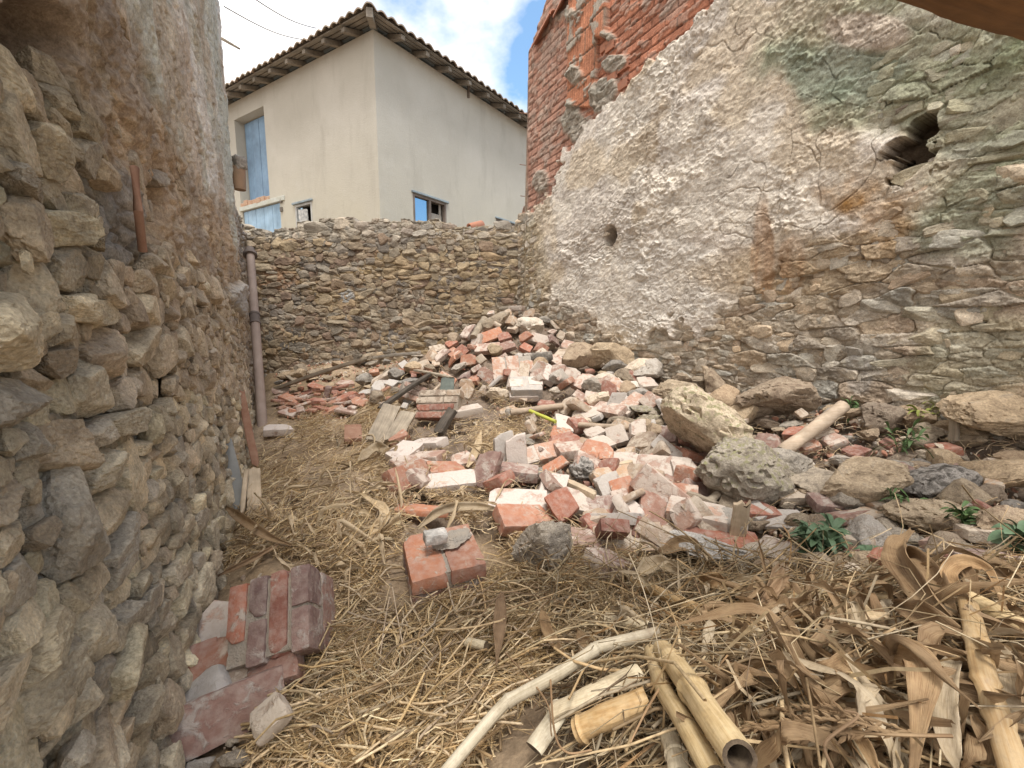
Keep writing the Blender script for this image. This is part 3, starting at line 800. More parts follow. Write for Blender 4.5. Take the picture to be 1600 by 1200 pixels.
    cr_ = lerp(np.broadcast_to((.30, .22, .17), c.shape), cr_, j2)
    rp = np.clip(rz+pier, 0, 1)
    hb = hb*(1-rp)+hr*rp; bc = bc*(1-rp[..., None])+cr_*rp[..., None]
    # cement lumps over the brick
    cem = np.clip(blob(px, py, 850+50, 195, 24, 30, nn, .9)+blob(px, py, 940, 150, 24, 26, nn, 1.0)+blob(px, py, 960, 100, 22, 12, nn, 1.1)+blob(px, py, 955, 60, 10, 10, nn, 1.0)+blob(px, py, 893, 22, 22, 16, nn, 1.3)+blob(px, py, 905, 118, 14, 14, nn, 1.2)+blob(px, py, 843, 285, 14, 18, nn, .8)*0.8, 0, 1)
    hb = hb+cem*(0.03+0.03*fbm2(U*16, Z*16, 4, 23)); bc = lerp(bc, (.37, .35, .30), cem*0.9)
    h = h*(1-bm_)+hb*bm_; c = c*(1-bm_[..., None])+bc*bm_[..., None]
    xx = X+n0[0]*h; y2 = Y+n0[1]*h
    P = np.stack([xx, y2, Z], -1)
    d = np.array([-KR, 1.0])/k
    # far return and coping
    endc = P[:, :1].copy(); 
    rets = []
    for dd in (0.02, 0.10, 0.30):
        q = endc.copy(); q[..., :2] -= n0*dd; q[..., :2] += d*0.004; rets.append(q)
    P = np.concatenate(rets[::-1]+[P], 1)
    rc = np.repeat(c[:, :1]*0+np.array([.34, .27, .2]), 3, 1); c = np.concatenate([rc, c], 1)
    cap = P[-1:].copy(); cap[..., :2] -= n0*0.3
    P = np.concatenate([P, cap]); c = np.concatenate([c, c[-1:]])
    gpl = pl.copy()
    def frame(u, v):
        y = 5.27-(u-1.0)/k; return np.array([XR0-KR*y, y, v]), np.array([KR, -1.0, 0])/k, np.array([n0[0], n0[1], 0])
    uc = u; 
    def look(u_, v_):
        i = int(np.argmin(np.abs(uc-u_))); j = int(np.argmin(np.abs(Z[:, i]-v_))); return j, i
    def keep(u_, v_, px_, py_, rs):
        j, i = look(u_, v_)
        if v_ > Z[-1, i]-.02: return 0
        if bm_[j, i] > .3 or cav[j, i] > .8 or hole[j, i] > .3: return 0
        if cav[max(j-14, 0):j+15:3, max(i-14, 0):i+15:3].max() > .1: return 1.0
        if gpl[j, i] > .75: return 0.55 if rs.rand() < .03 else 0
        if gpl[j, i] > .35: return .7 if rs.rand() < .6 else 0
        return 1.0 if rs.rand() < .93 else 0
    def tint(c_, px_, py_, rs):
        n_ = rs.normal(0, .25)
        def w(cx_, cy_, rx_, ry_): return float(np.clip(1.3-math.hypot((px_-cx_)/rx_, (py_-cy_)/ry_)+n_, 0, 1))
        for (cx_, cy_, rx_, ry_, col__, s_) in ((1330, 90, 150, 120, (.34,.355,.25), .6), (1540, 190, 170, 200, (.35,.365,.26), .6), (1520, 560, 140, 80, (.36,.36,.24), .4), (1270, 420, 140, 80, (.48,.36,.24), .25), (1325, 305, 115, 58, (.46,.28,.13), .5), (1345, 575, 26, 50, (.36,.36,.35), .6)):
            f_ = w(cx_, cy_, rx_, ry_)*s_; c_ = c_*(1-f_)+np.array(col__)*f_
        return c_
    cells = pack(1.0, 6.3, 0.3, 4.4, 0.0175, (4, 12), (2, 5), 37, .10)
    Vs, Fs, Cs = lay(cells, frame, keep, pal, 8, lambda o: 4 if o[1] < 2.1 else 3, .5, (-.006, .016), 1.0, tint, .035, 9)
    me = mesh_np('right_wall', P.reshape(-1, 3), grid_faces(*P.shape[:2], flip=False), cols=np.clip(c, 0.02, .9))
    me = add_tris(me, Vs, Fs, Cs, 'right_wall', None)
    return link('masonry', me, mat_wall('right_stone', 70, 0.9, 0.009))
rw = empty('gable_wall', (XR0-KR*3, 3, 0.5))
tag(rw, 'high wall on the right of rubble and peeling render with red hollow brick on top', 'wall')
def parent_keep(o, p):
    bpy.context.view_layer.update()
    o.parent = p; o.matrix_parent_inverse = p.matrix_world.inverted()
    return o
parent_keep(build_right(), rw)
# ================================================================== house beyond the wall
m_render = None
def mat_render():
    t = NT('house_render'); c = t.coord()
    mp = t.new('ShaderNodeMapping'); mp.inputs['Scale'].default_value = (1, 1, 0.25); t.L(c, mp.inputs['Vector'])
    n1 = t.noise(c, 0.55, 5, 0.55, 0.3); n2 = t.noise(mp.outputs[0], 2.2, 6, 0.7); n3 = t.noise(c, 45, 5, 0.7); n4 = t.noise(c, 3.0, 6, 0.7)
    s = t.new('ShaderNodeSeparateXYZ'); t.L(c, s.inputs[0])
    lo = t.rng(s.outputs['Z'], 2.0, 6.0, 1, 0)
    col = t.mix(t.rng(n1, 0.35, 0.65), (.43, .41, .36), (.50, .48, .43))
    col = t.mix(t.math('MULTIPLY', lo, t.rng(n1, 0.3, 0.6, 0.2, 0.9)), col, (.41, .38, .275))
    col = t.mix(t.rng(n2, 0.52, 0.75, 0, 0.4), col, (.27, .25, .21))
    col = t.mix(t.rng(n4, 0.55, 0.75, 0, 0.5), col, (.50, .485, .44))
    col = t.mix(t.rng(n3, 0.4, 0.7, 0, 0.3), col, (.38, .35, .3))
    t.base(col); t.bump(t.math('ADD', n3, n4), 0.5, 0.02)
    return t.m
m_render = mat_render()
m_eave = mat_wood('grey_eave_timber', (.30, .265, .22), (.19, .165, .14), 6, 0, bd=0.01)
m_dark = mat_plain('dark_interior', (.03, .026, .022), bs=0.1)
m_blue = mat_wood('blue_painted_boards', (.17, .27, .40), (.22, .33, .46), 5, 2, 0.6, 0.004)
m_blue2 = mat_wood('pale_blue_boards', (.25, .38, .52), (.30, .43, .55), 5, 2, 0.6, 0.004)
m_frame = mat_wood('old_grey_frame', (.22, .18, .15), (.13, .11, .10), 8, 2, bd=0.006)
m_bluefr = mat_wood('blue_grey_frame', (.30, .38, .42), (.20, .22, .24), 8, 0, bd=0.006)
def mat_glass():
    t = NT('sky_reflecting_glass'); t.base((.30, .42, .52)); t.bs.inputs['Roughness'].default_value = 0.05
    t.bs.inputs['Metallic'].default_value = 0.85
    return t.m
m_glass = mat_glass()
def mat_tile():
    t = NT('roof_tile_clay'); c = t.coord(); n = t.noise(c, 3, 5, 0.6); n2 = t.noise(c, 30, 5, 0.7)
    col = t.ramp(n, [(0.3, (.26, .23, .19)), (0.5, (.33, .27, .215)), (0.66, (.37, .28, .22))])
    col = t.mix(t.rng(n2, 0.5, 0.7, 0, 0.6), col, (.24, .24, .18))
    t.base(col); t.bump(n2, 0.6, 0.01); return t.m
m_tile = mat_tile()
CH = at(583, 47, 9.5); HZ = CH[2]; C0 = np.array([CH[0], CH[1], 1.45])
# corner foot found from the lower pixel so that the arris stays plumb
dL = np.array([-1100, 660, 0.0]); dL /= np.linalg.norm(dL)
dR = np.array([500, 660, 0.0]); dR /= np.linalg.norm(dR)
nL = np.array([-dL[1], dL[0], 0.0]);  nL = nL if nL[1] < 0 else -nL
nR = np.array([dR[1], -dR[0], 0.0])
EZ = np.array([0, 0, 1.0])
house = empty('rendered_house', tuple(C0))
tag(house, 'two-storey beige rendered house with tiled hip roof behind the low stone wall', 'house')
def hp(o): return parent_keep(o, house)
LL, LR = 8.0, 9.0
def wall_with_holes(d, L, holes, name, nrm):
    """vertical wall strip of 0.3 m with rectangular openings given as (s0,s1,z0,z1) along d"""
    mb = MB(); H = HZ+0.02
    xs = sorted(set([0, L]+[h[0] for h in holes]+[h[1] for h in holes])); zs = sorted(set([C0[2], H]+[h[2] for h in holes]+[h[3] for h in holes]))
    V = []; F = []
    for i in range(len(xs)-1):
        for j in range(len(zs)-1):
            cx, cz = (xs[i]+xs[i+1])/2, (zs[j]+zs[j+1])/2
            if any(h[0] < cx < h[1] and h[2] < cz < h[3] for h in holes): continue
            b = len(V)
            for s_, z_ in ((xs[i], zs[j]), (xs[i+1], zs[j]), (xs[i+1], zs[j+1]), (xs[i], zs[j+1])):
                p = np.array([C0[0], C0[1], 0])+d*s_; p[2] = z_; V.append(p)
            F.append((b, b+1, b+2, b+3))
    for h in holes:                                   # reveals
        for (a, b_) in (((h[0], h[2]), (h[1], h[2])), ((h[1], h[2]), (h[1], h[3])), ((h[1], h[3]), (h[0], h[3])), ((h[0], h[3]), (h[0], h[2]))):
            b = len(V)
            for (s_, z_), o in ((a, 0), (b_, 0), (b_, -0.32), (a, -0.32)):
                p = np.array([C0[0], C0[1], 0])+d*s_+nrm*o; p[2] = z_; V.append(p)
            F.append((b, b+1, b+2, b+3))
    mb.add(V, F)
    return V, F
def s_of(px, py, d, nrm):
    p = on_plane(px, py, C0, nrm); return float(np.dot(p-C0, d)), float(p[2])
def rect(d, nrm, tl, tr, bl):
    s0, z1 = s_of(*tl, d, nrm); s1, z1b = s_of(*tr, d, nrm); _, z0 = s_of(*bl, d, nrm)
    return [min(s0, s1), max(s0, s1), z0, (z1+z1b)/2]
upd = rect(dL, nL, (366, 188), (411.5, 165), (411.5+11, 305))
gar = rect(dL, nL, (379, 333), (437, 313), (442, 356)); gar[2] = 1.6; gar[0] -= 0.0
swn = rect(dL, nL, (461, 321), (487, 314), (465, 362)); swn[2] -= 0.25
rwn = rect(dR, nR, (645, 301), (697, 318), (647, 349))
rw2 = rect(dR, nR, (775, 341), (806, 352), (777, 362)); rw2[2] -= 0.35
V1, F1 = wall_with_holes(dL, LL, [upd, gar, swn], 'l', nL)
V2, F2 = wall_with_holes(dR, LR, [rwn, rw2], 'r', nR)
mb = MB(); mb.add(V1, F1); mb.add(V2, F2)
Bk = np.array([C0[0], C0[1], 0])+dL*LL+dR*LR
mb.add([np.array([C0[0], C0[1], z])+dL*LL+(dR*LR if q else 0) for q, z in ((0, 1.45), (1, 1.45), (1, HZ), (0, HZ))], [(0, 1, 2, 3)])
mb.add([np.array([C0[0], C0[1], z])+dR*LR+(dL*LL if q else 0) for q, z in ((0, 1.45), (1, 1.45), (1, HZ), (0, HZ))], [(0, 1, 2, 3)])
hp(mb.build('wall', m_render))
# dark rooms behind the openings
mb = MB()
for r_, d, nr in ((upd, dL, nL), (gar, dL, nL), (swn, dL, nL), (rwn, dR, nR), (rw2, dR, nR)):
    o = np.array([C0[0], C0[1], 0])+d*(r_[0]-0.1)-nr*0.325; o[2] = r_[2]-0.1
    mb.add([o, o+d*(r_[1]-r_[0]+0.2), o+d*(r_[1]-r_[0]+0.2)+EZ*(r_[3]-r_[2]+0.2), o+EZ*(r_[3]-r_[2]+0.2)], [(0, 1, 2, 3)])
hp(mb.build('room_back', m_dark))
def wp(d, nr, s, z, out=0.0):
    p = np.array([C0[0], C0[1], 0])+d*s+nr*out; p[2] = z; return p
def boards(d, nr, r_, depth, n, mat, name, th=0.03):
    mb = MB(); w = (r_[1]-r_[0])/n
    for i in range(n):
        mb.box(wp(d, nr, r_[0]+i*w+0.006, r_[2], -depth-(0.004 if i % 2 else 0)), d*(w-0.012), -nr*th, EZ*(r_[3]-r_[2]-0.004))
    return hp(mb.build(name, mat, bevel=0.004))
# upper loft door set back inside its reveal; its sill of broken brick below
ud = list(upd); ud[3] -= 0.02
door1 = boards(dL, nL, [ud[0]+0.02, ud[1]-0.02, ud[2]+0.03, ud[3]], 0.27, 4, m_blue, 'loft_door'); tag(door1, 'blue plank loft door high in the left facade')
mb = MB()
for i in range(7):
    s = upd[0]+(upd[1]-upd[0])*i/7.0
    mb.box(wp(dL, nL, s+0.01, upd[2]-0.14+0.02*(i % 2), -0.10), dL*((upd[1]-upd[0])/7-0.02), nL*(0.125+0.01*(i % 3)), EZ*(0.13+0.015*(i % 3)))
hp(mb.build('broken_brick_sill', mat_plain('sill_brick', (.42, .22, .14), (.45, .36, .27), 20, bd=0.02), bevel=0.012))
mb = MB(); mb.box(wp(dL, nL, gar[0]-0.25, gar[3]+0.002, -0.02), dL*(gar[1]-gar[0]+0.35), nL*0.06, EZ*0.13)
hp(mb.build('door_lintel', mat_plain('pale_lintel', (.48, .50, .47), (.40, .40, .34), 6, bd=0.01), bevel=0.01))
gd = boards(dL, nL, [gar[0]+0.02, gar[1]-0.02, gar[2], gar[3]-0.01], 0.03, 9, m_blue2, 'garage_door'); tag(gd, 'pale blue plank garage door under the loft door')
mb = MB(); 
for z in (gar[3]-0.28, gar[3]-0.05):
    mb.box(wp(dL, nL, gar[0]-0.13, z, 0.0), dL*0.10, nL*0.04, EZ*0.12)
hg = mb.build('hinge', mat_plain('hinge_iron', (.16, .14, .12)), bevel=0.005); hp(hg)
# pale corner strip on the left facade next to the door
def window(d, nr, r_, nlight, matf, glass, head=True):
    f = MB(); w = 0.06; W = r_[1]-r_[0]; H = r_[3]-r_[2]
    f.box(wp(d, nr, r_[0], r_[2], -0.10), d*w, nr*0.11, EZ*H); f.box(wp(d, nr, r_[1]-w, r_[2], -0.10), d*w, nr*0.11, EZ*H)
    f.box(wp(d, nr, r_[0]+w, r_[3]-w, -0.10), d*(W-2*w), nr*0.105, EZ*w); f.box(wp(d, nr, r_[0]+w, r_[2], -0.10), d*(W-2*w), nr*0.105, EZ*w)
    if nlight == 2: f.box(wp(d, nr, r_[0]+W/2-w*0.6, r_[2]+w, -0.10), d*w*1.2, nr*0.10, EZ*(H-2*w))
    fo = hp(f.build('window', matf, bevel=0.006))
    if head:
        h = MB(); h.box(wp(d, nr, r_[0]-0.05, r_[3]+0.002, -0.03), d*(W+0.12), nr*0.09, EZ*0.05); parent_keep(h.build('window_head', m_bluefr, bevel=0.006), fo)
    if glass is not None:
        g = MB(); a, b = glass
        g.box(wp(d, nr, r_[0]+w+a*(W-2*w), r_[2]+w+0.002, -0.06), d*((b-a)*(W-2*w)), -nr*0.006, EZ*(H-2*w-0.004)); parent_keep(g.build('pane', m_glass), fo)
    return fo
w1 = window(dR, nR, rwn, 2, m_frame, (0.0, 0.45)); tag(w1, 'two-light window with one pane reflecting blue sky')
mb = MB(); W = rwn[1]-rwn[0]
mb.box(wp(dR, nR, rwn[0]+W*0.58, rwn[2]+0.04, -0.09), dR*(W*0.34), -nR*0.05, EZ*0.38); mb.box(wp(dR, nR, rwn[0]+W*0.84, rwn[2]+0.04, -0.085), dR*(W*0.06), -nR*0.03, EZ*0.75)
parent_keep(mb.build('inner_board', mat_wood('pale_board', (.34, .31, .27), (.24, .22, .19), 8, 0), bevel=0.01), w1)
w2 = window(dR, nR, rw2, 1, m_frame, None); tag(w2, 'small window half hidden by the stone wall')
w3 = window(dL, nL, swn, 1, mat_wood('white_frame', (.52, .52, .50), (.36, .36, .35), 8, 2), (0.72, 1.0)); tag(w3, 'small window with pale frame and open casement')
mb = MB(); mb.box(wp(dL, nL, swn[0]+0.12, swn[2]+0.1, 0.03), dL*0.40-nL*0.02+EZ*0.04, nL*0.04, EZ*0.66+dL*0.03)
hp(mb.build('peeling_shutter', mat_plain('peeling_white_paint', (.55, .55, .53), (.22, .23, .24), 16, bd=0.01), bevel=0.004))
mb = MB(); sI, zI = s_of(730, 143, dR, nR); mb.box(wp(dR, nR, sI, zI-0.16, 0.0), dR*0.05, nR*0.05, EZ*0.32); hp(mb.build('iron_bracket', m_frame))
# --- roof
OV = 0.48; SL = math.tan(math.radians(17)); EDZ = HZ+0.03
def roofpt(s, t, d, nr, z0=0.0):
    """s along the eave from the corner, t outward from the wall plane (negative = up the roof)"""
    p = np.array([C0[0], C0[1], 0])+d*s+nr*t; p[2] = HZ+0.16-SL*t+z0; return p
for d, nr, L, nm in ((dL, nL, LL, 'left'), (dR, nR, LR, 'right')):
    # tile field: barrel undulation along s, small steps up the slope; hip cut at the corner
    ns = int(L/0.025); s_ = np.linspace(0, L, ns); other = dR if nm == 'left' else dL
    ct = float(np.dot(d, other)); 
    tt = np.concatenate([np.linspace(OV+0.06, -0.5, 26), np.linspace(-0.8, -4.0, 14)])
    S, T = np.meshgrid(s_, tt)
    hipk = 1.0/math.tan(math.acos(np.clip(-ct, -1, 1))/2+0.0)
    hipk = math.tan(math.pi/2-math.acos(np.clip(ct, -1, 1))/2)
    lo = -T*hipk                                    # the hip line: s = -t*k
    S2 = lo+(S/L)*(L-lo)
    wob = 0.075*np.abs(np.sin(S2*math.pi/0.27))+0.012*np.sin(S2*7.3)+0.008*pn2(S2*5, T*3, 4)
    step = -0.02*((OV+0.06-T)/0.35 % 1.0)
    P = np.array([C0[0], C0[1], 0])+d*S2[..., None]+nr*T[..., None]
    P[..., 2] = HZ+0.20-SL*T+wob+step
    Pb = P.copy(); Pb[..., 2] -= 0.03
    allP = np.concatenate([Pb[:1], P]); 
    me = mesh_np('tiles_'+nm, allP.reshape(-1, 3), grid_faces(*allP.shape[:2]), smooth=True, sharp=50)
    o = hp(link('roof', me, m_tile))
    # underside boards
    mb = MB(); tb = OV-0.02
    for i in range(4):
        t0, t1 = OV-0.03-i*0.17, OV-0.03-i*0.17-0.13
        a0, a1 = -t0*hipk, -t1*hipk
        mb.add([roofpt(a0, t0, d, nr, 0.0), roofpt(L, t0, d, nr, 0), roofpt(L, t1, d, nr, 0), roofpt(a1, t1, d, nr, 0),
                roofpt(a0, t0, d, nr, .03), roofpt(L, t0, d, nr, .03), roofpt(L, t1, d, nr, .03), roofpt(a1, t1, d, nr, .03)],
               [(0, 1, 2, 3), (7, 6, 5, 4), (0, 4, 5, 1), (1, 5, 6, 2), (2, 6, 7, 3), (3, 7, 4, 0)])
    hp(mb.build('soffit_board', m_eave))
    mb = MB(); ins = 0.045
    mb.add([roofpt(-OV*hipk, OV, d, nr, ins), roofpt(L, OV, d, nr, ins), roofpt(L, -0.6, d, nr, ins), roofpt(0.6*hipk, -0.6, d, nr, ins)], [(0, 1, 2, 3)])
    hp(mb.build('roof_lining', mat_plain('dark_lining', (.10, .085, .07))))  # plain dark sheet above the soffit boards
    k = 0; s = 0.45
    rsd = random.Random(3 if nm == 'left' else 5)
    while s < L-0.2:
        mb = MB(); w = 0.11; a = roofpt(s, OV-0.06, d, nr, -0.14); b_ = roofpt(s, -0.12, d, nr, -0.14)
        mb.add([a, a+d*w, b_+d*w, b_, a+EZ*0.10, a+d*w+EZ*0.10, b_+d*w+EZ*0.135, b_+EZ*0.135],
               [(0, 1, 2, 3), (7, 6, 5, 4), (0, 4, 5, 1), (1, 5, 6, 2), (2, 6, 7, 3), (3, 7, 4, 0)])
        ro = mb.build('rafter', m_eave, bevel=0.006); hp(ro)
        s += 0.72+rsd.uniform(-0.03, 0.05)
ab = (nL+nR); ab /= np.linalg.norm(ab); 
kk = 1/math.cos(math.acos(np.clip(np.dot(nL, nR), -1, 1))/2); side = np.cross(EZ, ab)
a = C0+ab*(OV*kk-0.02); a[2] = HZ+0.16-SL*OV-0.16; b_ = C0-ab*0.3; b_[2] = HZ+0.16-0.10+SL*0.2
mb = MB(); w = side*0.14
mb.add([a-w/2, a+w/2, b_+w/2, b_-w/2, a-w/2+EZ*0.20, a+w/2+EZ*0.20, b_+w/2+EZ*0.20, b_-w/2+EZ*0.20], [(0, 1, 2, 3), (7, 6, 5, 4), (0, 4, 5, 1), (1, 5, 6, 2), (2, 6, 7, 3), (3, 7, 4, 0)])
hp(mb.build('hip_beam', m_eave, bevel=0.008))
top = C0+(dL+dR)*4.0; 

# ================================================================== coping tiles on the gable of the right wall
def barrel(L, r0, r1, th=0.014, seg=14, nl=10, arc=math.pi*0.92):
    """half-round clay tile along +X, opening downward"""
    V = []; F = []
    for lay, rr in ((0, 0), (1, -th)):
        for i in range(nl+1):
            r = r0+(r1-r0)*i/nl+rr
            for k in range(seg+1):
                a = (math.pi-arc)/2+arc*k/seg
                V.append((L*i/nl, r*math.cos(a), r*math.sin(a)))
    W = seg+1; B = (nl+1)*W
    for i in range(nl):
        for k in range(seg):
            F.append((i*W+k, i*W+k+1, (i+1)*W+k+1, (i+1)*W+k)); F.append((B+i*W+k, B+(i+1)*W+k, B+(i+1)*W+k+1, B+i*W+k+1))
    for k in range(seg):
        F.append((k, B+k, B+k+1, k+1)); j = nl*W+k; F.append((j, j+1, B+j+1, B+j))
    for i in range(nl):
        F.append((i*W, (i+1)*W, B+(i+1)*W, B+i*W)); j = i*W+seg; F.append((j, B+j, B+j+W, j+W))
    me = bpy.data.meshes.new('barrel'); me.from_pydata(V, [], F)
    me.polygons.foreach_set('use_smooth', [True]*len(F)); me.set_sharp_from_angle(angle=0.7); me.update()
    return me
m_terra = mat_plain('terracotta', (.47, .20, .115), (.34, .17, .12), 8, 0.8, 0.004)
def along(o, a, b, roll=0.0):
    a, b = Vector(a), Vector(b); d = (b-a).normalized()
    q = d.to_track_quat('X', 'Z'); o.location = a
    o.rotation_mode = 'QUATERNION'; o.rotation_quaternion = q @ Euler((roll, 0, 0)).to_quaternion()
for i, (p0, p1) in enumerate((((838, 74), (869, 22)), ((872, 27), (905, -32)))):
    y0 = XR0/((p0[0]-CX)/FPX+KR); y1 = XR0/((p1[0]-CX)/FPX+KR)
    a = on_plane(p0[0], p0[1], (XR0, 0, 0), (1, KR, 0)); b = on_plane(p1[0], p1[1], (XR0, 0, 0), (1, KR, 0))
    L = float(np.linalg.norm(b-a)); me = barrel(L, 0.085, 0.10); o = link('verge_tile', me, m_terra)
    along(o, a+np.array([.02, .01, -.03]), b+np.array([.02, .01, -.03])); parent_keep(o, rw)

# hollow bricks broken open at the ragged joint
def hollow_brick(L, W, H, nx, nz, seed):
    mb = MB(); t = 0.007; cw = (W-t)/nx; chh = (H-t)/nz
    for i in range(nx+1): mb.box((0, i*cw, 0), (L, 0, 0), (0, t, 0), (0, 0, H))
    for j in range(nz+1):
        for i in range(nx): mb.box((0.001, i*cw+t, j*chh), (L-0.002, 0, 0), (0, cw-t, 0), (0, 0, t))
    return mb
for i, (px, py, ln) in enumerate(((957, 70, .14), (960, 74, .1), (983, 104, .14), (966, 121, .12), (981, 134, .16), (943, 52, .1), (905, 25, .08))):
    p = on_plane(px, py, (XR0, 0, 0), (1, KR, 0)); k = math.sqrt(1+KR*KR)
    d = np.array([KR, -1.0, 0])/k                      # along the wall towards the viewer
    mb = hollow_brick(ln, 0.085, 0.062, 3, 2, i); o = mb.build('hollow_brick', m_terra)
    o.location = Vector(p)-Vector(d)*ln+Vector((-1, -KR, 0))*0.012
    o.rotation_euler = (0, 0, math.atan2(d[1], d[0])); 
    parent_keep(o, rw)
# ================================================================== materials of the rubble
TONE = {
 'red':   (mat_brick('brick_red', (.37,.165,.115), (.26,.115,.085), (.52,.45,.39), 0.35), 'red'),
 'orange':(mat_brick('brick_orange', (.46,.225,.14), (.36,.17,.115), (.54,.45,.38), 0.42), 'orange'),
 'pink':  (mat_brick('brick_pink', (.46,.305,.24), (.37,.235,.185), (.58,.50,.44), 0.6), 'dusty pink'),
 'pale':  (mat_brick('brick_pale', (.52,.38,.31), (.43,.29,.23), (.56,.50,.445), 0.75), 'pale lime-coated'),
 'white': (mat_brick('brick_white', (.55,.40,.33), (.45,.32,.26), (.64,.575,.53), 0.85), 'whitewashed'),
 'dark':  (mat_brick('brick_dark', (.31,.195,.165), (.22,.14,.12), (.46,.40,.36), 0.50), 'dark brown'),
 'tan':   (mat_brick('brick_tan', (.44,.34,.25), (.35,.26,.19), (.54,.47,.39), 0.6), 'tan'),
 'grey':  (mat_brick('brick_grey', (.33,.28,.25), (.25,.21,.19), (.50,.47,.44), 0.9), 'sooty grey'),
}
M_ST = {
 'tan':  mat_stone('stone_tan', [(.20,.16,.12), (.33,.27,.20), (.43,.355,.265), (.32,.28,.23)]),
 'grey': mat_stone('stone_grey', [(.17,.155,.14), (.28,.26,.235), (.38,.35,.31), (.25,.23,.2)]),
 'pale': mat_stone('stone_pale', [(.38,.335,.285), (.51,.46,.40), (.58,.54,.485), (.47,.43,.37)]),
 'brown':mat_stone('stone_brown', [(.18,.135,.10), (.30,.235,.175), (.38,.31,.235), (.25,.195,.15)]),
 'mossy':mat_stone('stone_mossy', [(.24,.205,.165), (.37,.325,.26), (.48,.43,.35), (.32,.28,.225)], mossy=(.24,.23,.12)),
 'char': mat_stone('stone_charred', [(.07,.065,.06), (.15,.14,.13), (.42,.40,.38), (.11,.10,.095)]),
 'mortar': mat_stone('lime_mortar', [(.38,.37,.35), (.52,.50,.475), (.60,.58,.55), (.45,.44,.42)]),
}
# ---------------------------------------------------------------- brick shapes
def brick_geo(L, W, H, seed, brk=0.3, cuts=(14, 7, 4)):
    rs = np.random.RandomState(seed)
    n = cuts; V = []; F = []; off = 0
    dims = (L, W, H)
    for ax in range(3):
        a, b = [k for k in range(3) if k != ax]
        for sgn in (-1, 1):
            g = np.stack(np.meshgrid(np.linspace(-1, 1, n[a]+1), np.linspace(-1, 1, n[b]+1), indexing='ij'), -1)
            P = np.zeros(g.shape[:2]+(3,)); P[..., a] = g[..., 0]; P[..., b] = g[..., 1]; P[..., ax] = sgn
            q = grid_faces(n[a]+1, n[b]+1)
            fl = (sgn > 0) == (ax == 1)
            if not fl: q = q
            else: q = q[:, ::-1]
            V.append(P.reshape(-1, 3)); F.append(q+off); off += P.shape[0]*P.shape[1]
    V = np.concatenate(V); F = np.concatenate(F)
    # weld
    key = np.round(V*1000).astype(int); _, idx, inv = np.unique(key, axis=0, return_index=True, return_inverse=True)
    V = V[idx]; F = inv.ravel()[F]
    P = V*np.array(dims)/2
    r = 0.006; hh = np.array(dims)/2-r; inn = np.clip(P, -hh, hh); d = P-inn; ln = np.linalg.norm(d, axis=1, keepdims=True)
    P = np.where(ln > 1e-9, inn+d/np.maximum(ln, 1e-9)*r, P)
    # broken corners and ends: clip by tilted planes
    ncut = int(rs.rand()*3+brk*4)
    for i in range(ncut):
        c = rs.choice([-1, 1], 3); w = rs.rand(3)*np.array([1, 1, 0.8])+0.12
        nrm = c*w; nrm = nrm/np.linalg.norm(nrm); ext = np.abs(nrm)@(np.array(dims)/2)
        D = ext*(1-rs.uniform(0.04, 0.10+0.22*brk))
        s = P@nrm-D; m = s > 0
        if m.any():
            dn = s*m; P = P-dn[:, None]*nrm*(1+0)
            P[m] += 0.006*np.stack([fbm3(P[m]*45+seed, 3, seed+j) for j in range(3)], -1)
    if brk > 0.6:                                   # one ragged fracture end
        m = sstep(0.1, 0.5, P[:, 0]/(L/2)); P[:, 0] += m*0.05*L*2*fbm3(np.c_[P[:, 0]*0, P[:, 1]*22, P[:, 2]*22]+seed, 3, seed+5)
        P[:, 0] -= m*L*0.22*(P[:, 1]/W+rs.uniform(-.3, .3))
    P += 0.0022*np.stack([fbm3(P*55+seed*1.7, 4, seed+20+j, 0.6) for j in range(3)], -1)
    P += 0.0012*np.stack([fbm3(P*16+seed, 2, seed+30+j) for j in range(3)], -1)*2
    return P, F
BL, BW, BH = 0.235, 0.112, 0.052
LIB = {}
for kind, n, (l, w, h), b in (('whole', 5, (BL, BW, BH), 0.25), ('bat', 5, (BL*0.72, BW, BH), 0.7), ('half', 7, (BL*0.50, BW, BH), 0.7),
                              ('shard', 6, (BL*0.30, BW*0.62, BH*0.6), 0.9), ('thin', 4, (BL*0.85, BW, 0.028), 0.8), ('block', 3, (BL*1.05, BL*0.62, 0.115), 0.6)):
    LIB[kind] = []
    for i in range(n):
        V, F = brick_geo(l, w, h, 1000+31*i+len(kind)*7, b)
        LIB[kind].append(mesh_np('%s_brick' % kind, V, F, smooth=True, sharp=32))
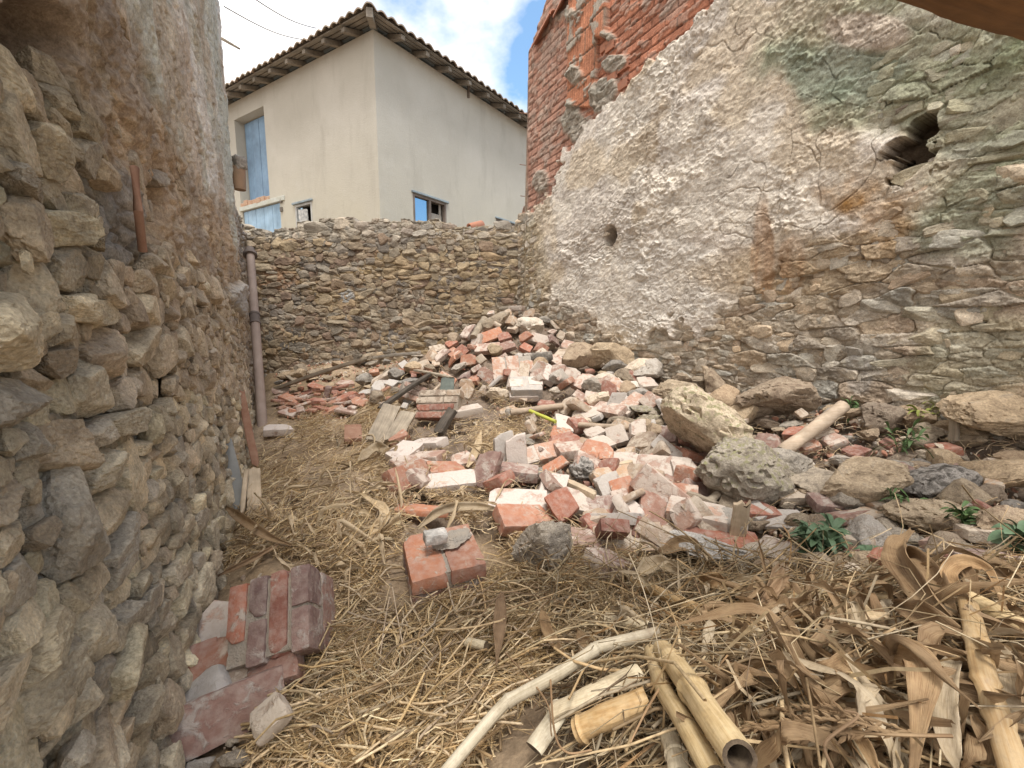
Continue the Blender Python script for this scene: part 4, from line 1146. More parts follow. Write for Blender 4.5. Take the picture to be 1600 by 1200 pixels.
# ---------------------------------------------------------------- stone shapes
def ico(sub):
    bm = bmesh.new(); bmesh.ops.create_icosphere(bm, subdivisions=sub, radius=1)
    V = np.array([v.co[:] for v in bm.verts]); F = np.array([[v.index for v in f.verts] for f in bm.faces]); bm.free(); return V, F
ICO = {s: ico(s) for s in (2, 3, 4, 5)}
def rock_geo(seed, dims=(1, .7, .5), sub=4, planes=16, rough=0.06, pit=0.0):
    rs = np.random.RandomState(seed); D, F = ICO[sub]
    N = rs.normal(size=(planes, 3)); N /= np.linalg.norm(N, axis=1)[:, None]
    H = rs.uniform(0.55, 1.0, planes); dt = D@N.T
    r = np.min(np.where(dt > 0.05, H[None]/np.maximum(dt, 0.05), 9), axis=1); r = np.minimum(r, 1.15)
    P = D*r[:, None]
    P = P+D*(rough*1.3*fbm3(P*2.2+seed, 3, seed)[:, None]+rough*0.8*fbm3(P*6+seed, 4, seed+3, 0.62)[:, None]+rough*0.5*fbm3(P*19, 3, seed+6, .7)[:, None])
    a = np.abs(fbm3(P*3.3+seed*2, 3, seed+9)); P = P-D*(rough*1.3*sstep(0.07, 0.0, a))[:, None]
    if pit: P = P-D*(pit*sstep(0.05, 0.25, fbm3(P*5+3, 3, seed+12)))[:, None]
    return P*np.array(dims)/2, F
RLIB = []
RD = [(1, .75, .5), (1, .6, .45), (1, .85, .6), (1, .7, .32), (1, .55, .35), (1, .9, .75), (1, .8, .25), (1, .65, .55)]
for i in range(14):
    V, F = rock_geo(50+i, RD[i % 8], 3 if i > 7 else 4, 10+i % 5, 0.06); RLIB.append(mesh_np('stone_shape', V, F, True, sharp=38))

# ---------------------------------------------------------------- placing and describing
THINGS = []      # (object, px, py, descr, relation-able name or None)
rnd = random.Random(11)
def put(o, px, py, up, z_extra=0.0):
    P, t = hit(px, py, up); o.location = (P[0], P[1], P[2]+z_extra); return P, t
KW = {'whole': 'whole brick', 'bat': 'three-quarter brick', 'half': 'half brick', 'shard': 'brick shard', 'thin': 'thin split brick', 'block': 'brick block'}
def brick(px, py, kind, tone, yaw=0, pitch=0, roll=0, up=None, label=None, scale=1.0, group='bricks fallen over the rubble heap', name='brick'):
    me = rnd.choice(LIB[kind]); o = link(name, me)
    if not me.materials: me.materials.append(TONE['red'][0])
    o.material_slots[0].link = 'OBJECT'; o.material_slots[0].material = TONE[tone][0]
    h = {'block': .10, 'thin': .03}.get(kind, .05)*scale
    up = 0.62*h+rnd.uniform(-.004, .016)+0.30*abs(math.sin(math.radians(pitch)))*0.2+0.3*abs(math.sin(math.radians(roll)))*0.1 if up is None else up
    P, t = put(o, px, py, up)
    rr = rnd.uniform
    # lie along the slope of the heap
    e = 0.06; sxx = (gz(P[0]+e, P[1])-gz(P[0]-e, P[1]))/(2*e); syy = (gz(P[0], P[1]+e)-gz(P[0], P[1]-e))/(2*e)
    nrm = Vector((-sxx, -syy, 1)).normalized(); qn = Vector((0, 0, 1)).rotation_difference(nrm)
    q = qn @ Euler((0, 0, math.radians(yaw))).to_quaternion() @ Euler((math.radians(roll+rr(-16, 16)), math.radians(-pitch+rr(-14, 14)), 0)).to_quaternion()
    if px > 1180: scale *= .68
    o.rotation_mode = 'QUATERNION'; o.rotation_quaternion = q; o.scale = [scale*rr(.94, 1.06)]*3
    desc = '%s %s' % (TONE[tone][1], KW[kind])
    if abs(pitch) > 45 or abs(roll) > 55: desc += ' standing on edge'
    elif abs(pitch) > 18 or abs(roll) > 18: desc += ' lying tilted'
    tag(o, label, 'brick' if name == 'brick' else 'tile fragment', group); THINGS.append([o, px, py, desc, label is None]); return o
SW = {'tan': 'tan', 'grey': 'grey', 'pale': 'pale cream', 'brown': 'brown', 'mossy': 'moss-spotted', 'char': 'blackened', 'mortar': 'whitish mortar'}
def stone(px, py, size_px, tone, yaw=0, pitch=0, roll=0, dims=None, seed=None, label=None, up=0.42, sub=4, rough=.08, pit=0.0, name='stone', cat='stone', group='stones fallen around the heap'):
    P, t = hit(px, py, 0.0); size = size_px*t/FPX
    if dims is not None:
        V, F = rock_geo(seed or rnd.randint(1, 9999), dims, sub, 15, rough, pit); me = mesh_np('stone_shape', V, F, True, sharp=40); hgt = dims[2]
    else:
        i = rnd.randrange(len(RLIB)); me = RLIB[i]; hgt = RD[i % 8][2]
    P, t = hit(px, py, up*hgt*size); size = size_px*t/FPX
    o = link(name, me)
    if not me.materials: me.materials.append(M_ST['tan'])
    o.material_slots[0].link = 'OBJECT'; o.material_slots[0].material = M_ST[tone]
    o.location = P; rr = rnd.uniform
    o.rotation_euler = (math.radians(roll), math.radians(-pitch), math.radians(yaw)); o.scale = [size]*3
    shp = 'flat' if hgt <= .35 else 'chunky'
    tag(o, label, cat, group); THINGS.append([o, px, py, '%s %s stone' % (SW[tone] if tone != 'mortar' else 'whitish', shp), label is None]); return o

# ---- blocks of bonded brickwork
def chunk(name, px, py, rows, label, yaw, pitch, roll, up, tone='red', mortar=(.46,.42,.37), scale=1.0, drop=(), tones=None, mort_top=None, basis=None, center=None):
    """rows: list of courses, each a list of (x, y, kind) with bricks laid in local units"""
    root = empty(name); P, t = hit(px, py, up)
    root.location = P; root.rotation_euler = (math.radians(roll), math.radians(-pitch), math.radians(yaw)); root.scale = [scale]*3
    if basis is not None:
        bx = Vector(basis[0]).normalized(); bz = Vector(basis[1]); bz = (bz-bx*bz.dot(bx)).normalized(); by = bz.cross(bx)
        M = Matrix((bx, by, bz)).transposed(); root.rotation_euler = M.to_euler()
        if center is not None: root.location = Vector(P)-M@(Vector(center)*scale)
    tag(root, label, 'masonry', 'blocks of bonded brickwork')
    mm = mat_plain(name+'_mortar', tuple(x*f for x, f in zip(mortar, (.95, .9, .84))), tuple(x*0.78 for x in mortar), 25, bd=0.012, bs=.9)
    rs = random.Random(int(px)); xs = []
    for j, row in enumerate(rows):
        for (x, y, kind, rot) in row:
            V, F = brick_geo(*{'whole': (BL, BW, BH), 'half': (BL*.5, BW, BH), 'bat': (BL*.7, BW, BH)}[kind], rs.randint(1, 9999), 0.5)
            o = link('brick', mesh_np('bonded_brick', V, F, True, sharp=32), TONE[(tones[j] if tones else tone)][0], root)
            o.location = (x, y, j*(BH+0.009)+BH/2+rs.uniform(-.002, .002)); o.rotation_euler = (rs.uniform(-.02, .02), rs.uniform(-.02, .02), math.radians(rot)+rs.uniform(-.02, .02))
            xs.append((x, y, j))
    n = len(rows); bb = [(x-(BL if k == 'whole' else BL*.5 if k == 'half' else BL*.7)/2*(1 if r_ == 0 else 0)-(BW/2 if r_ else 0), x+(BL if k == 'whole' else BL*.5 if k == 'half' else BL*.7)/2*(1 if r_ == 0 else 0)+(BW/2 if r_ else 0),
           y-(BW/2 if r_ == 0 else (BL if k == 'whole' else BL*.5 if k == 'half' else BL*.7)/2), y+(BW/2 if r_ == 0 else (BL if k == 'whole' else BL*.5 if k == 'half' else BL*.7)/2)) for row in rows for (x, y, k, r_) in row]
    x0 = min(b[0] for b in bb)+0.012; x1 = max(b[1] for b in bb)-0.012; y0 = min(b[2] for b in bb)+0.009; y1 = max(b[3] for b in bb)-0.009
    V, F = brick_geo(x1-x0, y1-y0, n*(BH+0.009)-0.018, rs.randint(1, 999), 0.0, (22, 18, 8))
    V = V+0.004*np.stack([fbm3(V*60, 3, 70+j) for j in range(3)], -1)
    o = link('mortar', mesh_np('mortar', V, F, True, sharp=40), mm, root); o.location = ((x0+x1)/2, (y0+y1)/2, n*(BH+0.009)/2-0.004)
    if mort_top:
        V, F = rock_geo(rs.randint(1, 999), (mort_top[2], mort_top[3], 0.02), 4, 8, .25)
        o = link('mortar_smear', mesh_np('smear', V, F, True, sharp=50), mm, root); o.location = (mort_top[0], mort_top[1], n*(BH+0.009)+0.0)
    return root
g = BW+0.008; gl = BL+0.008
def course(nx, ny, rot, j, sk=()):
    """course of headers (rot 90) or stretchers (rot 0)"""
    out = []
    for a in range(nx):
        for b in range(ny):
            if (a, b) in sk: continue
            if rot: out.append((a*g, b*gl, 'whole', 90))
            else: out.append((a*gl, b*g, 'whole', 0))
    return out
S1 = [(0, 0, 'whole', 0), (0, g, 'whole', 0)]; S2 = [(-g/2, g/2, 'whole', 90), (g/2, g/2, 'whole', 90)]; S3 = [(-.06, 0, 'half', 0), (.065, 0, 'half', 0), (0, g, 'whole', 0)]
chunk('brickwork_block', 447, 968, [[(-.03, 0, 'bat', 0), (-.02, g, 'bat', 0)], S3, S1, S3],
      'large maroon brickwork block of four courses leaning beside the left wall', 0, 0, 0, 0.08, 'dark', tones=['red', 'dark', 'red', 'dark'], mortar=(.60, .53, .45), scale=0.80,
      basis=((.26, -.60, -.62), (.90, .22, .25)), center=(0, .06, .12))
chunk('brickwork_block', 692, 884, [S1, S2], 'square orange-red brickwork block in the straw with small grey stone on top', 24, 4, 6, 0.035, 'orange', tones=['dark', 'orange'], mortar=(.52, .47, .41), scale=0.98, mort_top=(.04, .09, .13, .11),
      basis=((.93, .36, .03), (.03, -.12, 1)), center=(0, .06, .05))
chunk('brickwork_block', 672, 655, [course(1, 1, 0, 0)+[(gl*.75, 0, 'half', 0)], [(-.05, 0, 'half', 0), (gl*.4, 0, 'whole', 0)], course(1, 1, 0, 2)+[(gl*.75, 0, 'half', 0)], [(.03, 0, 'whole', 0), (.2, 0, 'half', 0)]],
      'brown brickwork block standing behind the burnt timber', -12, 3, -26, 0.02, 'red', tones=['red', 'red', 'tan', 'tan'], mortar=(.42, .36, .30), scale=0.88)
chunk('brickwork_block', 640, 628, [course(1, 1, 0, 0), [(0, 0, 'bat', 0)], [(.02, 0, 'whole', 0)]],
      'smaller pink brickwork block tipped against the brown block', 28, -22, -30, 0.03, 'pink', mortar=(.48, .43, .38), scale=0.85)
chunk('brickwork_block', 780, 580, [[(0, 0, 'whole', 90), (g, 0, 'whole', 90), (2*g, 0, 'half', 90)]],
      'flat grey-pink slab of bonded bricks facing out below the heap top', 4, 4, 52, 0.07, 'pale', tones=['pink'], mortar=(.50, .47, .43), scale=1.0)
chunk('brickwork_block', 818, 622, [[(0, 0, 'whole', 0), (0, g, 'bat', 0)], [(-.06, g*.5, 'half', 90), (.10, g*.7, 'half', 0)]],
      'whitewashed brickwork lump in the middle of the heap', 4, 0, 24, 0.02, 'white', mortar=(.66, .63, .60), scale=0.95)
chunk('brickwork_block', 1070, 822, [[(0, 0, 'bat', 0), (.18, 0, 'half', 90)], [(.05, 0, 'whole', 0)]],
      'pale brickwork lump behind the whitish mortar slab', -32, 0, 18, 0.01, 'pale', tones=['pale', 'pale'], mortar=(.56, .53, .49), scale=0.9)

# ---- hand-placed bricks (photo pixel, kind, tone, yaw, pitch, roll)
BR = [
 (839,530,'whole','pale',0,0,10),(767,525,'whole','orange',20,0,15),(788,527,'half','red',10,0,10),(762,545,'whole','pink',-8,0,8),(792,542,'bat','dark',0,8,0),
 (845,546,'half','orange',60,20,40),(731,520,'bat','pink',48,15,0),(808,482,'bat','pale',-50,10,0),(802,472,'half','pink',10,0,0),(709,553,'whole','orange',-62,0,15),(722,549,'half','red',30,0,20),
 (732,563,'bat','orange',-10,0,20),(690,556,'bat','pink',30,0,10),(745,532,'half','pale',70,20,0),(822,545,'half','red',-30,0,0),(804,598,'whole','pale',80,0,25),
 (840,588,'half','pink',-20,0,20),(858,586,'whole','white',74,0,25),(728,642,'whole','pale',26,10,10),(880,664,'whole','white',86,10,20),(875,567,'half','pink',40,0,20),(887,541,'half','pink',-30,0,25),
 (880,554,'bat','tan',-35,0,30),(872,582,'half','pink',60,30,0),(893,586,'bat','pale',-30,0,20),(910,598,'bat','pink',36,10,25),(921,580,'shard','red',0,0,0),(925,624,'half','pale',-20,0,15),(905,622,'half','pink',60,0,30),
 (952,641,'whole','pink',-52,0,25),(986,633,'whole','pink',36,10,20),(915,648,'bat','pale',5,0,20),(930,678,'half','pale',5,0,20),(965,681,'half','pale',-18,0,30),(989,683,'half','pink',-5,0,10),(905,664,'half','red',30,0,20),
 (882,692,'bat','red',10,0,10),(902,702,'whole','pink',15,0,12),(940,694,'half','pale',20,0,20),(933,707,'bat','orange',-25,0,20),(1007,691,'bat','tan',-52,20,20),(1022,704,'bat','tan',-50,25,25),(1033,684,'whole','dark',-50,10,20),
 (1045,718,'bat','red',20,0,30),(1036,732,'whole','pale',-30,0,15),(1070,737,'half','pale',-8,0,20),(787,703,'bat','grey',88,70,10),(807,706,'bat','white',84,70,10),(832,713,'bat','pale',12,0,20),(860,706,'bat','pink',15,8,20),
 (803,737,'whole','dark',-5,0,8),(760,736,'bat','dark',50,50,0),(781,751,'half','red',-35,20,0),(622,684,'half','orange',20,0,10),(669,694,'whole','white',-30,0,12),(629,708,'bat','white',60,20,20),(645,703,'half','white',-20,0,20),
 (664,716,'whole','pink',-25,0,5),(638,745,'whole','orange',62,0,35),(663,746,'whole','pink',74,0,15),(694,736,'bat','orange',20,0,12),(646,724,'whole','pink',40,0,0),(704,754,'whole','white',10,0,12),(722,721,'half','pink',25,0,0),
 (809,787,'whole','white',-5,0,12),(861,770,'bat','white',66,20,20),(894,784,'whole','pale',-25,0,12),(958,773,'bat','grey',0,0,10),(949,796,'bat','dark',-8,0,12),(983,806,'half','white',-60,0,20),(963,748,'whole','tan',22,0,20),(986,725,'bat','pale',-15,0,15),
 (822,812,'whole','orange',25,0,16),(656,797,'thin','orange',5,0,0),(893,845,'bat','pink',-10,0,0),(949,881,'half','pink',30,0,20),(982,846,'whole','tan',-5,0,35),(1009,747,'bat','tan',-60,20,0),(1065,779,'half','orange',70,30,20),(1105,744,'half','red',10,0,20),
 (1003,770,'bat','tan',-20,0,20),(1020,794,'bat','dark',70,30,20),(1108,818,'half','red',-40,0,20),(1147,846,'thin','red',-20,0,10),(1217,860,'thin','pale',-68,0,20),(1187,798,'bat','red',-5,0,12),(1198,691,'bat','dark',-60,20,30),(1182,800,'half','grey',10,0,10),
 (1379,869,'shard','red',10,15,20),(1536,876,'bat','dark',-4,0,10),(1469,850,'half','pink',20,0,0),(1236,775,'bat','tan',-5,0,10),(1292,786,'bat','dark',0,0,20),(1322,808,'bat','dark',10,0,0),(1337,707,'half','red',8,0,10),(1386,693,'shard','red',18,0,10),
 (1262,696,'half','orange',0,0,0),(1240,677,'half','red',40,0,0),(1472,703,'half','red',-20,0,0),(1140,580,'bat','pink',14,15,20),(1172,593,'bat','pink',-20,0,10),(512,613,'half','dark',10,50,0),(433,672,'bat','white',28,0,10),
 (341,985,'half','pale',78,0,28),(335,1040,'half','orange',30,0,20),(388,1005,'half','grey',24,0,24),(436,1034,'half','dark',10,0,10),(424,1120,'shard','tan',30,30,20),(1099,845,'half','red',0,0,0),(1302,690,'half','pink',0,0,0),(1340,725,'half','tan',20,0,0),
 (1118,640,'half','tan',30,0,0),(1010,600,'half','pale',0,0,0),(1352,808,'half','tan',0,0,0),(1225,812,'thin','grey',-30,0,10),(1280,676,'half','tan',0,0,10),
 (585,582,'half','orange',5,0,0),(600,590,'whole','tan',10,0,0),(540,600,'bat','pink',10,0,0),(498,628,'bat','red',-10,0,0),(540,622,'bat','red',25,0,0),(455,625,'whole','orange',-20,0,10)]
for a in BR: brick(*a)
brick(360, 1112, 'whole', 'dark', 36, 6, 68, up=.03, scale=.82, label='long maroon brick lying slanted at the lower left below the maroon block')
brick(322, 1088, 'half', 'grey', -50, 0, 10, scale=.85, label='grey half brick touching the upper side of the long maroon brick')
brick(356, 1062, 'half', 'tan', -50, 0, 10, scale=.85, label='tan half brick mortared behind the long maroon brick')
brick(388, 1042, 'half', 'pale', -50, 0, 10, scale=.85, label='pale half brick at the upper end of the long maroon brick')
# ---- looser fill of the heap
def inpoly(x, y, poly):
    c = False; n = len(poly)
    for i in range(n):
        x1, y1 = poly[i]; x2, y2 = poly[(i+1) % n]
        if (y1 > y) != (y2 > y) and x < (x2-x1)*(y-y1)/(y2-y1)+x1: c = not c
    return c
HEAP = [(655,560),(720,520),(765,482),(800,470),(850,495),(900,530),(960,560),(1030,620),(1080,690),(1120,790),(1060,850),(960,840),(880,790),(840,750),(830,690),(780,640),(700,600),(650,585)]
placed = [(a[0], a[1]) for a in BR]
def scatter(poly, n, mind, fn, rs, tries=6000):
    xs = [p[0] for p in poly]; ys = [p[1] for p in poly]; c = 0
    for _ in range(tries):
        x, y = rs.uniform(min(xs), max(xs)), rs.uniform(min(ys), max(ys))
        if not inpoly(x, y, poly): continue
        if any((x-a)**2+((y-b)*1.5)**2 < mind*mind for a, b in placed): continue
        placed.append((x, y)); fn(x, y); c += 1
        if c >= n: break
rs1 = random.Random(5)
scatter(HEAP, 118, 13, lambda x, y: brick(x, y, rs1.choice(['half', 'half', 'bat', 'bat', 'shard', 'whole', 'thin']), rs1.choice(['pink', 'pale', 'red', 'tan', 'tan', 'red', 'tan', 'orange', 'dark', 'grey', 'pink', 'orange']), rs1.uniform(-85, 85), rs1.choice([0, 0, 35, -35]), rs1.uniform(-25, 55), scale=rs1.uniform(.6, 1.0)), rs1)
TILES = [(425,612),(480,603),(545,600),(575,618),(560,640),(500,650),(440,645)]
scatter(TILES, 46, 7, lambda x, y: brick(x, y, rs1.choice(['thin', 'shard', 'shard', 'thin']), rs1.choice(['red', 'orange', 'orange', 'pink']), rs1.uniform(-60, 60), rs1.uniform(-15, 15), rs1.uniform(-25, 25), scale=.9, group='red tile fragments in the left corner', name='tile_fragment'), rs1)
RIGHT = [(1080,600),(1200,620),(1330,645),(1480,680),(1590,720),(1595,860),(1480,880),(1330,880),(1220,830),(1130,800),(1090,700)]
scatter(RIGHT, 26, 30, lambda x, y: brick(x, y, rs1.choice(['half', 'shard', 'shard']), rs1.choice(['red', 'tan', 'tan', 'dark', 'tan']), rs1.uniform(-85, 85), 0, rs1.uniform(-10, 30)), rs1)

# ---- stones
stone(777,503,56,'tan',22,18,10,(1,.5,.42),7,'long tan stone lying across the very top of the heap')
stone(826,510,58,'pale',12,0,10,(1,.65,.55),8,'pale faceted stone at the top right of the heap')
stone(850,858,118,'grey',10,0,20,(1,.6,.85),12,'large angular grey stone in the straw beside the orange brickwork block',up=.30,sub=5)
stone(910,736,62,'char',-20,0,0,(1,.8,.8),14,'blackened lumpy stone in the middle of the brick heap',pit=.12)
stone(1049,614,84,'tan',-10,0,10,(1,.6,.5),16,'pitted tan stone above the mossy boulder',pit=.1)
stone(1115,664,150,'mossy',-38,-22,10,(1,.62,.7),18,'mossy boulder leaning down the slope at the right of the heap',up=.55,sub=5,rough=.08,pit=.03)
stone(1158,726,138,'mossy',-10,0,0,(1,.8,.85),21,'knobbly grey-brown boulder below the mossy boulder',up=.42,sub=5,rough=.085,pit=.05)
stone(1229,618,128,'brown',-4,0,10,(1,.6,.55),23,'big brown stone lodged against the foot of the right wall',sub=5)
stone(1232,730,84,'grey',10,0,0,(1,.7,.7),25,'grey stone right beside the knobbly boulder')
stone(1285,755,100,'grey',-12,0,8,(1,.7,.4),27,'flat grey stone left of the big tan boulder')
stone(1353,752,158,'tan',-30,14,14,(1,.62,.5),29,'big flat tan boulder with orange patches on the right slope',up=.42,sub=5,rough=.06)
stone(1408,733,60,'grey',-10,0,0,(1,.55,.4),31,'thin grey stone above the dark stone on the right')
stone(1463,754,104,'char',-5,0,0,(1,.7,.6),33,'dark stone with rusty marks between two tan slabs')
stone(1545,740,130,'tan',-50,18,20,(1,.75,.38),35,'square tan slab tilted towards the right edge',sub=5,rough=.05)
stone(1461,800,126,'tan',-4,0,6,(1,.55,.42),37,'long tan stone under the dark stone on the right',sub=5)
stone(1575,818,92,'brown',10,10,10,(1,.7,.7),39,'rounded brownish pink stone at the right edge above the leaves')
stone(1560,652,185,'tan',4,0,14,(1,.55,.36),41,'huge flat tan slab against the right wall at the picture edge',up=.6,sub=5,rough=.05)
stone(1378,650,66,'brown',10,0,0,(1,.7,.7),43,'brown stone at the wall foot right of the pale pole')
stone(1478,624,84,'grey',-5,10,0,(1,.5,.42),45,'grey weathered block with a broken red end by the wall',rough=.03)
stone(1352,838,78,'pale',30,0,10,(1,.8,.75),47,'pale cream stone right of the bright green plant')
stone(1341,880,76,'tan',0,0,0,(1,.6,.5),49,'tan stone low beside the bright green plant')
stone(1476,866,60,'pale',0,0,0,(1,.7,.5),51,'pinkish crumbly stone among the bricks at lower right')
stone(1118,862,150,'mortar',-26,0,6,(1,.42,.30),53,'long whitish mortar slab lying beside the dried leaves',sub=5,rough=.14,pit=.08,cat='mortar slab')
stone(1319,686,46,'grey'); stone(1221,671,30,'tan'); stone(1270,667,44,'tan'); stone(1139,633,60,'brown'); stone(1581,712,46,'brown')
stone(1010,637,62,'mossy'); stone(957,712,28,'grey'); stone(778,614,34,'pale'); stone(1031,748,44,'grey'); stone(840,735,40,'grey'); stone(826,690,34,'grey'); stone(1161,602,18,'pale')
stone(277,1180,60,'grey'); stone(316,1196,44,'pale'); stone(366,1188,60,'grey'); stone(255,1150,40,'brown'); stone(905,560,60,'brown'); stone(950,556,74,'tan'); stone(1000,575,60,'pale'); stone(1095,600,46,'tan')
stone(1180,640,50,'brown'); stone(1300,640,40,'tan'); stone(1440,690,50,'tan'); stone(1400,790,46,'brown'); stone(1280,815,50,'brown'); stone(1250,835,46,'tan'); stone(1190,760,50,'brown'); stone(1420,845,46,'grey')
stone(1210,900,60,'brown'); stone(1290,920,64,'tan'); stone(1350,920,60,'brown'); stone(1430,900,50,'tan'); stone(1560,905,60,'brown'); stone(970,660,40,'tan'); stone(720,665,30,'brown'); stone(930,600,34,'mortar'); stone(975,600,56,'mortar'); stone(1020,655,54,'mossy')
rs2 = random.Random(9)
placed = [(a[0], a[1]) for a in BR]
scatter(HEAP+[], 60, 10, lambda x, y: stone(x, y, rs2.uniform(16, 36), rs2.choice(['pale', 'tan', 'brown', 'grey']), rs2.uniform(0, 360), rs2.uniform(-30, 30)), rs2)
RB = [(900,540),(1000,575),(1130,600),(1250,625),(1400,645),(1590,650),(1597,900),(1450,930),(1300,930),(1180,900),(1120,800),(1090,700),(1000,610)]
scatter(RB, 105, 19, lambda x, y: stone(x, y, rs2.uniform(28, 66), rs2.choice(['tan', 'brown', 'tan', 'grey', 'pale', 'brown']), rs2.uniform(0, 360), rs2.uniform(-30, 30)), rs2)
o = stone(682, 838, 30, 'mortar', 25, 0, 0, (1, .6, .45), 61, 'small blue-grey stone sitting on the orange-red brickwork block', up=0)
P, t = hit(680, 838, 0.150); V, F = brick_geo(.072, .044, .034, 77, .5); me_ = mesh_np('stone_shape', V, F, True, sharp=35); o.data = me_; me_.materials.append(M_ST['mortar']); o.location = P; o.scale = [1]*3; o.rotation_euler = (.1, .05, .45)

for (px, py, sz, sd) in ((1458, 252, .055, 3), (1447, 288, .05, 4), (1470, 210, .06, 5)):
    p = on_plane(px, py, (XR0, 0, 0), (1, KR, 0)); V, F = rock_geo(sd, (1, .7, .9), 4, 14, .07); o = link('stone', mesh_np('wall_stone', V*sz, F, True, sharp=38), M_ST['pale'], None, tuple(p+np.array([.03, .02, 0]))); parent_keep(o, rw)
OUTR = [(1600,655),(1900,680),(1950,960),(1620,920)]
scatter(OUTR, 26, 30, lambda x, y: stone(x, y, rs2.uniform(40, 90), rs2.choice(['tan', 'brown', 'grey']), rs2.uniform(0, 360), rs2.uniform(-30, 30)), rs2)
LEFTH = [(560,600),(610,575),(660,560),(715,520),(700,560),(660,600),(640,640),(600,640)]
scatter(LEFTH, 18, 12, lambda x, y: brick(x, y, rs1.choice(['half', 'shard', 'thin', 'bat']), rs1.choice(['red', 'tan', 'pink', 'orange', 'grey']), rs1.uniform(-85, 85), 0, rs1.uniform(-20, 40), scale=rs1.uniform(.7, 1.0)), rs1)
scatter(LEFTH, 16, 11, lambda x, y: stone(x, y, rs2.uniform(18, 36), rs2.choice(['brown', 'tan', 'grey']), rs2.uniform(0, 360)), rs2)
HEAPR = [(930,560),(1030,600),(1090,640),(1060,700),(1000,680),(930,620)]
scatter(HEAPR, 24, 12, lambda x, y: stone(x, y, rs2.uniform(24, 52), rs2.choice(['tan', 'brown', 'grey', 'pale', 'mortar']), rs2.uniform(0, 360), rs2.uniform(-30, 30)), rs2)
BACKL = [(425,585),(500,565),(640,548),(660,560),(560,590),(440,606)]
scatter(BACKL, 26, 10, lambda x, y: stone(x, y, rs2.uniform(12, 30), rs2.choice(['brown', 'grey', 'tan']), rs2.uniform(0, 360)), rs2)
# ---- fine rubble nobody could count: chips, crumbs of mortar and brick
def chips(name, polys, n, smin, smax, mat, label, seed, cols):
    rs = np.random.RandomState(seed); r2 = random.Random(seed); V = []; F = []; C = []; off = 0
    shapes = [rock_geo(700+i, (1, .75, .5), 2, 9, .05) for i in range(6)]
    c = 0
    while c < n:
        poly = r2.choice(polys); xs = [p[0] for p in poly]; ys = [p[1] for p in poly]
        x, y = r2.uniform(min(xs), max(xs)), r2.uniform(min(ys), max(ys))
        if not inpoly(x, y, poly): continue
        s = smin+(smax-smin)*r2.random()**2.5; P, t = hit(x, y, 0.2*s); P = P-np.array([0, 0, r2.choice([.02, .03, .045]) if x > 640 else 0])
        v, f = shapes[r2.randrange(6)]
        M = np.array(Euler((r2.uniform(0, 6), r2.uniform(0, 6), r2.uniform(0, 6))).to_matrix())
        V.append(v@M.T*s+P); F.append(f+off); off += len(v); C.append(np.repeat(np.array([cols[r2.randrange(len(cols))]])*r2.uniform(.75, 1.2), len(v), 0)); c += 1
    me = mesh_np(name, np.concatenate(V), np.concatenate(F), False, cols=np.concatenate(C))
    return tag(link(name, me, mat), label, 'rubble', kind='stuff')
m_chip = mat_wall('chips', 120, 0.5, 0.003)
WIDE = [(640,560),(780,470),(900,540),(1130,600),(1590,660),(1597,900),(1300,930),(1120,880),(960,860),(830,800),(700,780),(620,720),(600,640)]
chips('small_rubble', [HEAP, WIDE, RIGHT, BACKL], 4600, .010, .045, m_chip, 'crumbled brick and mortar chips filling gaps across the heap', 3,
      [(.50,.43,.36), (.55,.36,.28), (.40,.20,.14), (.62,.57,.50), (.36,.28,.20), (.44,.37,.28), (.50,.28,.20)])
chips('tile_crumbs', [TILES, [(440,620),(560,625),(540,655),(450,655)]], 500, .012, .04, m_chip, 'red tile crumbs strewn in the left corner', 4, [(.50,.22,.14), (.55,.28,.20), (.42,.30,.24), (.60,.52,.46)])
chips('pebbles', [[(250,1190),(330,1000),(400,800),(430,700),(600,650),(650,800),(600,1000),(450,1190)]], 500, .006, .02, m_chip, 'small pebbles and crumbs mixed in the straw on the left', 5, [(.34,.29,.23), (.45,.40,.34), (.28,.22,.17)])
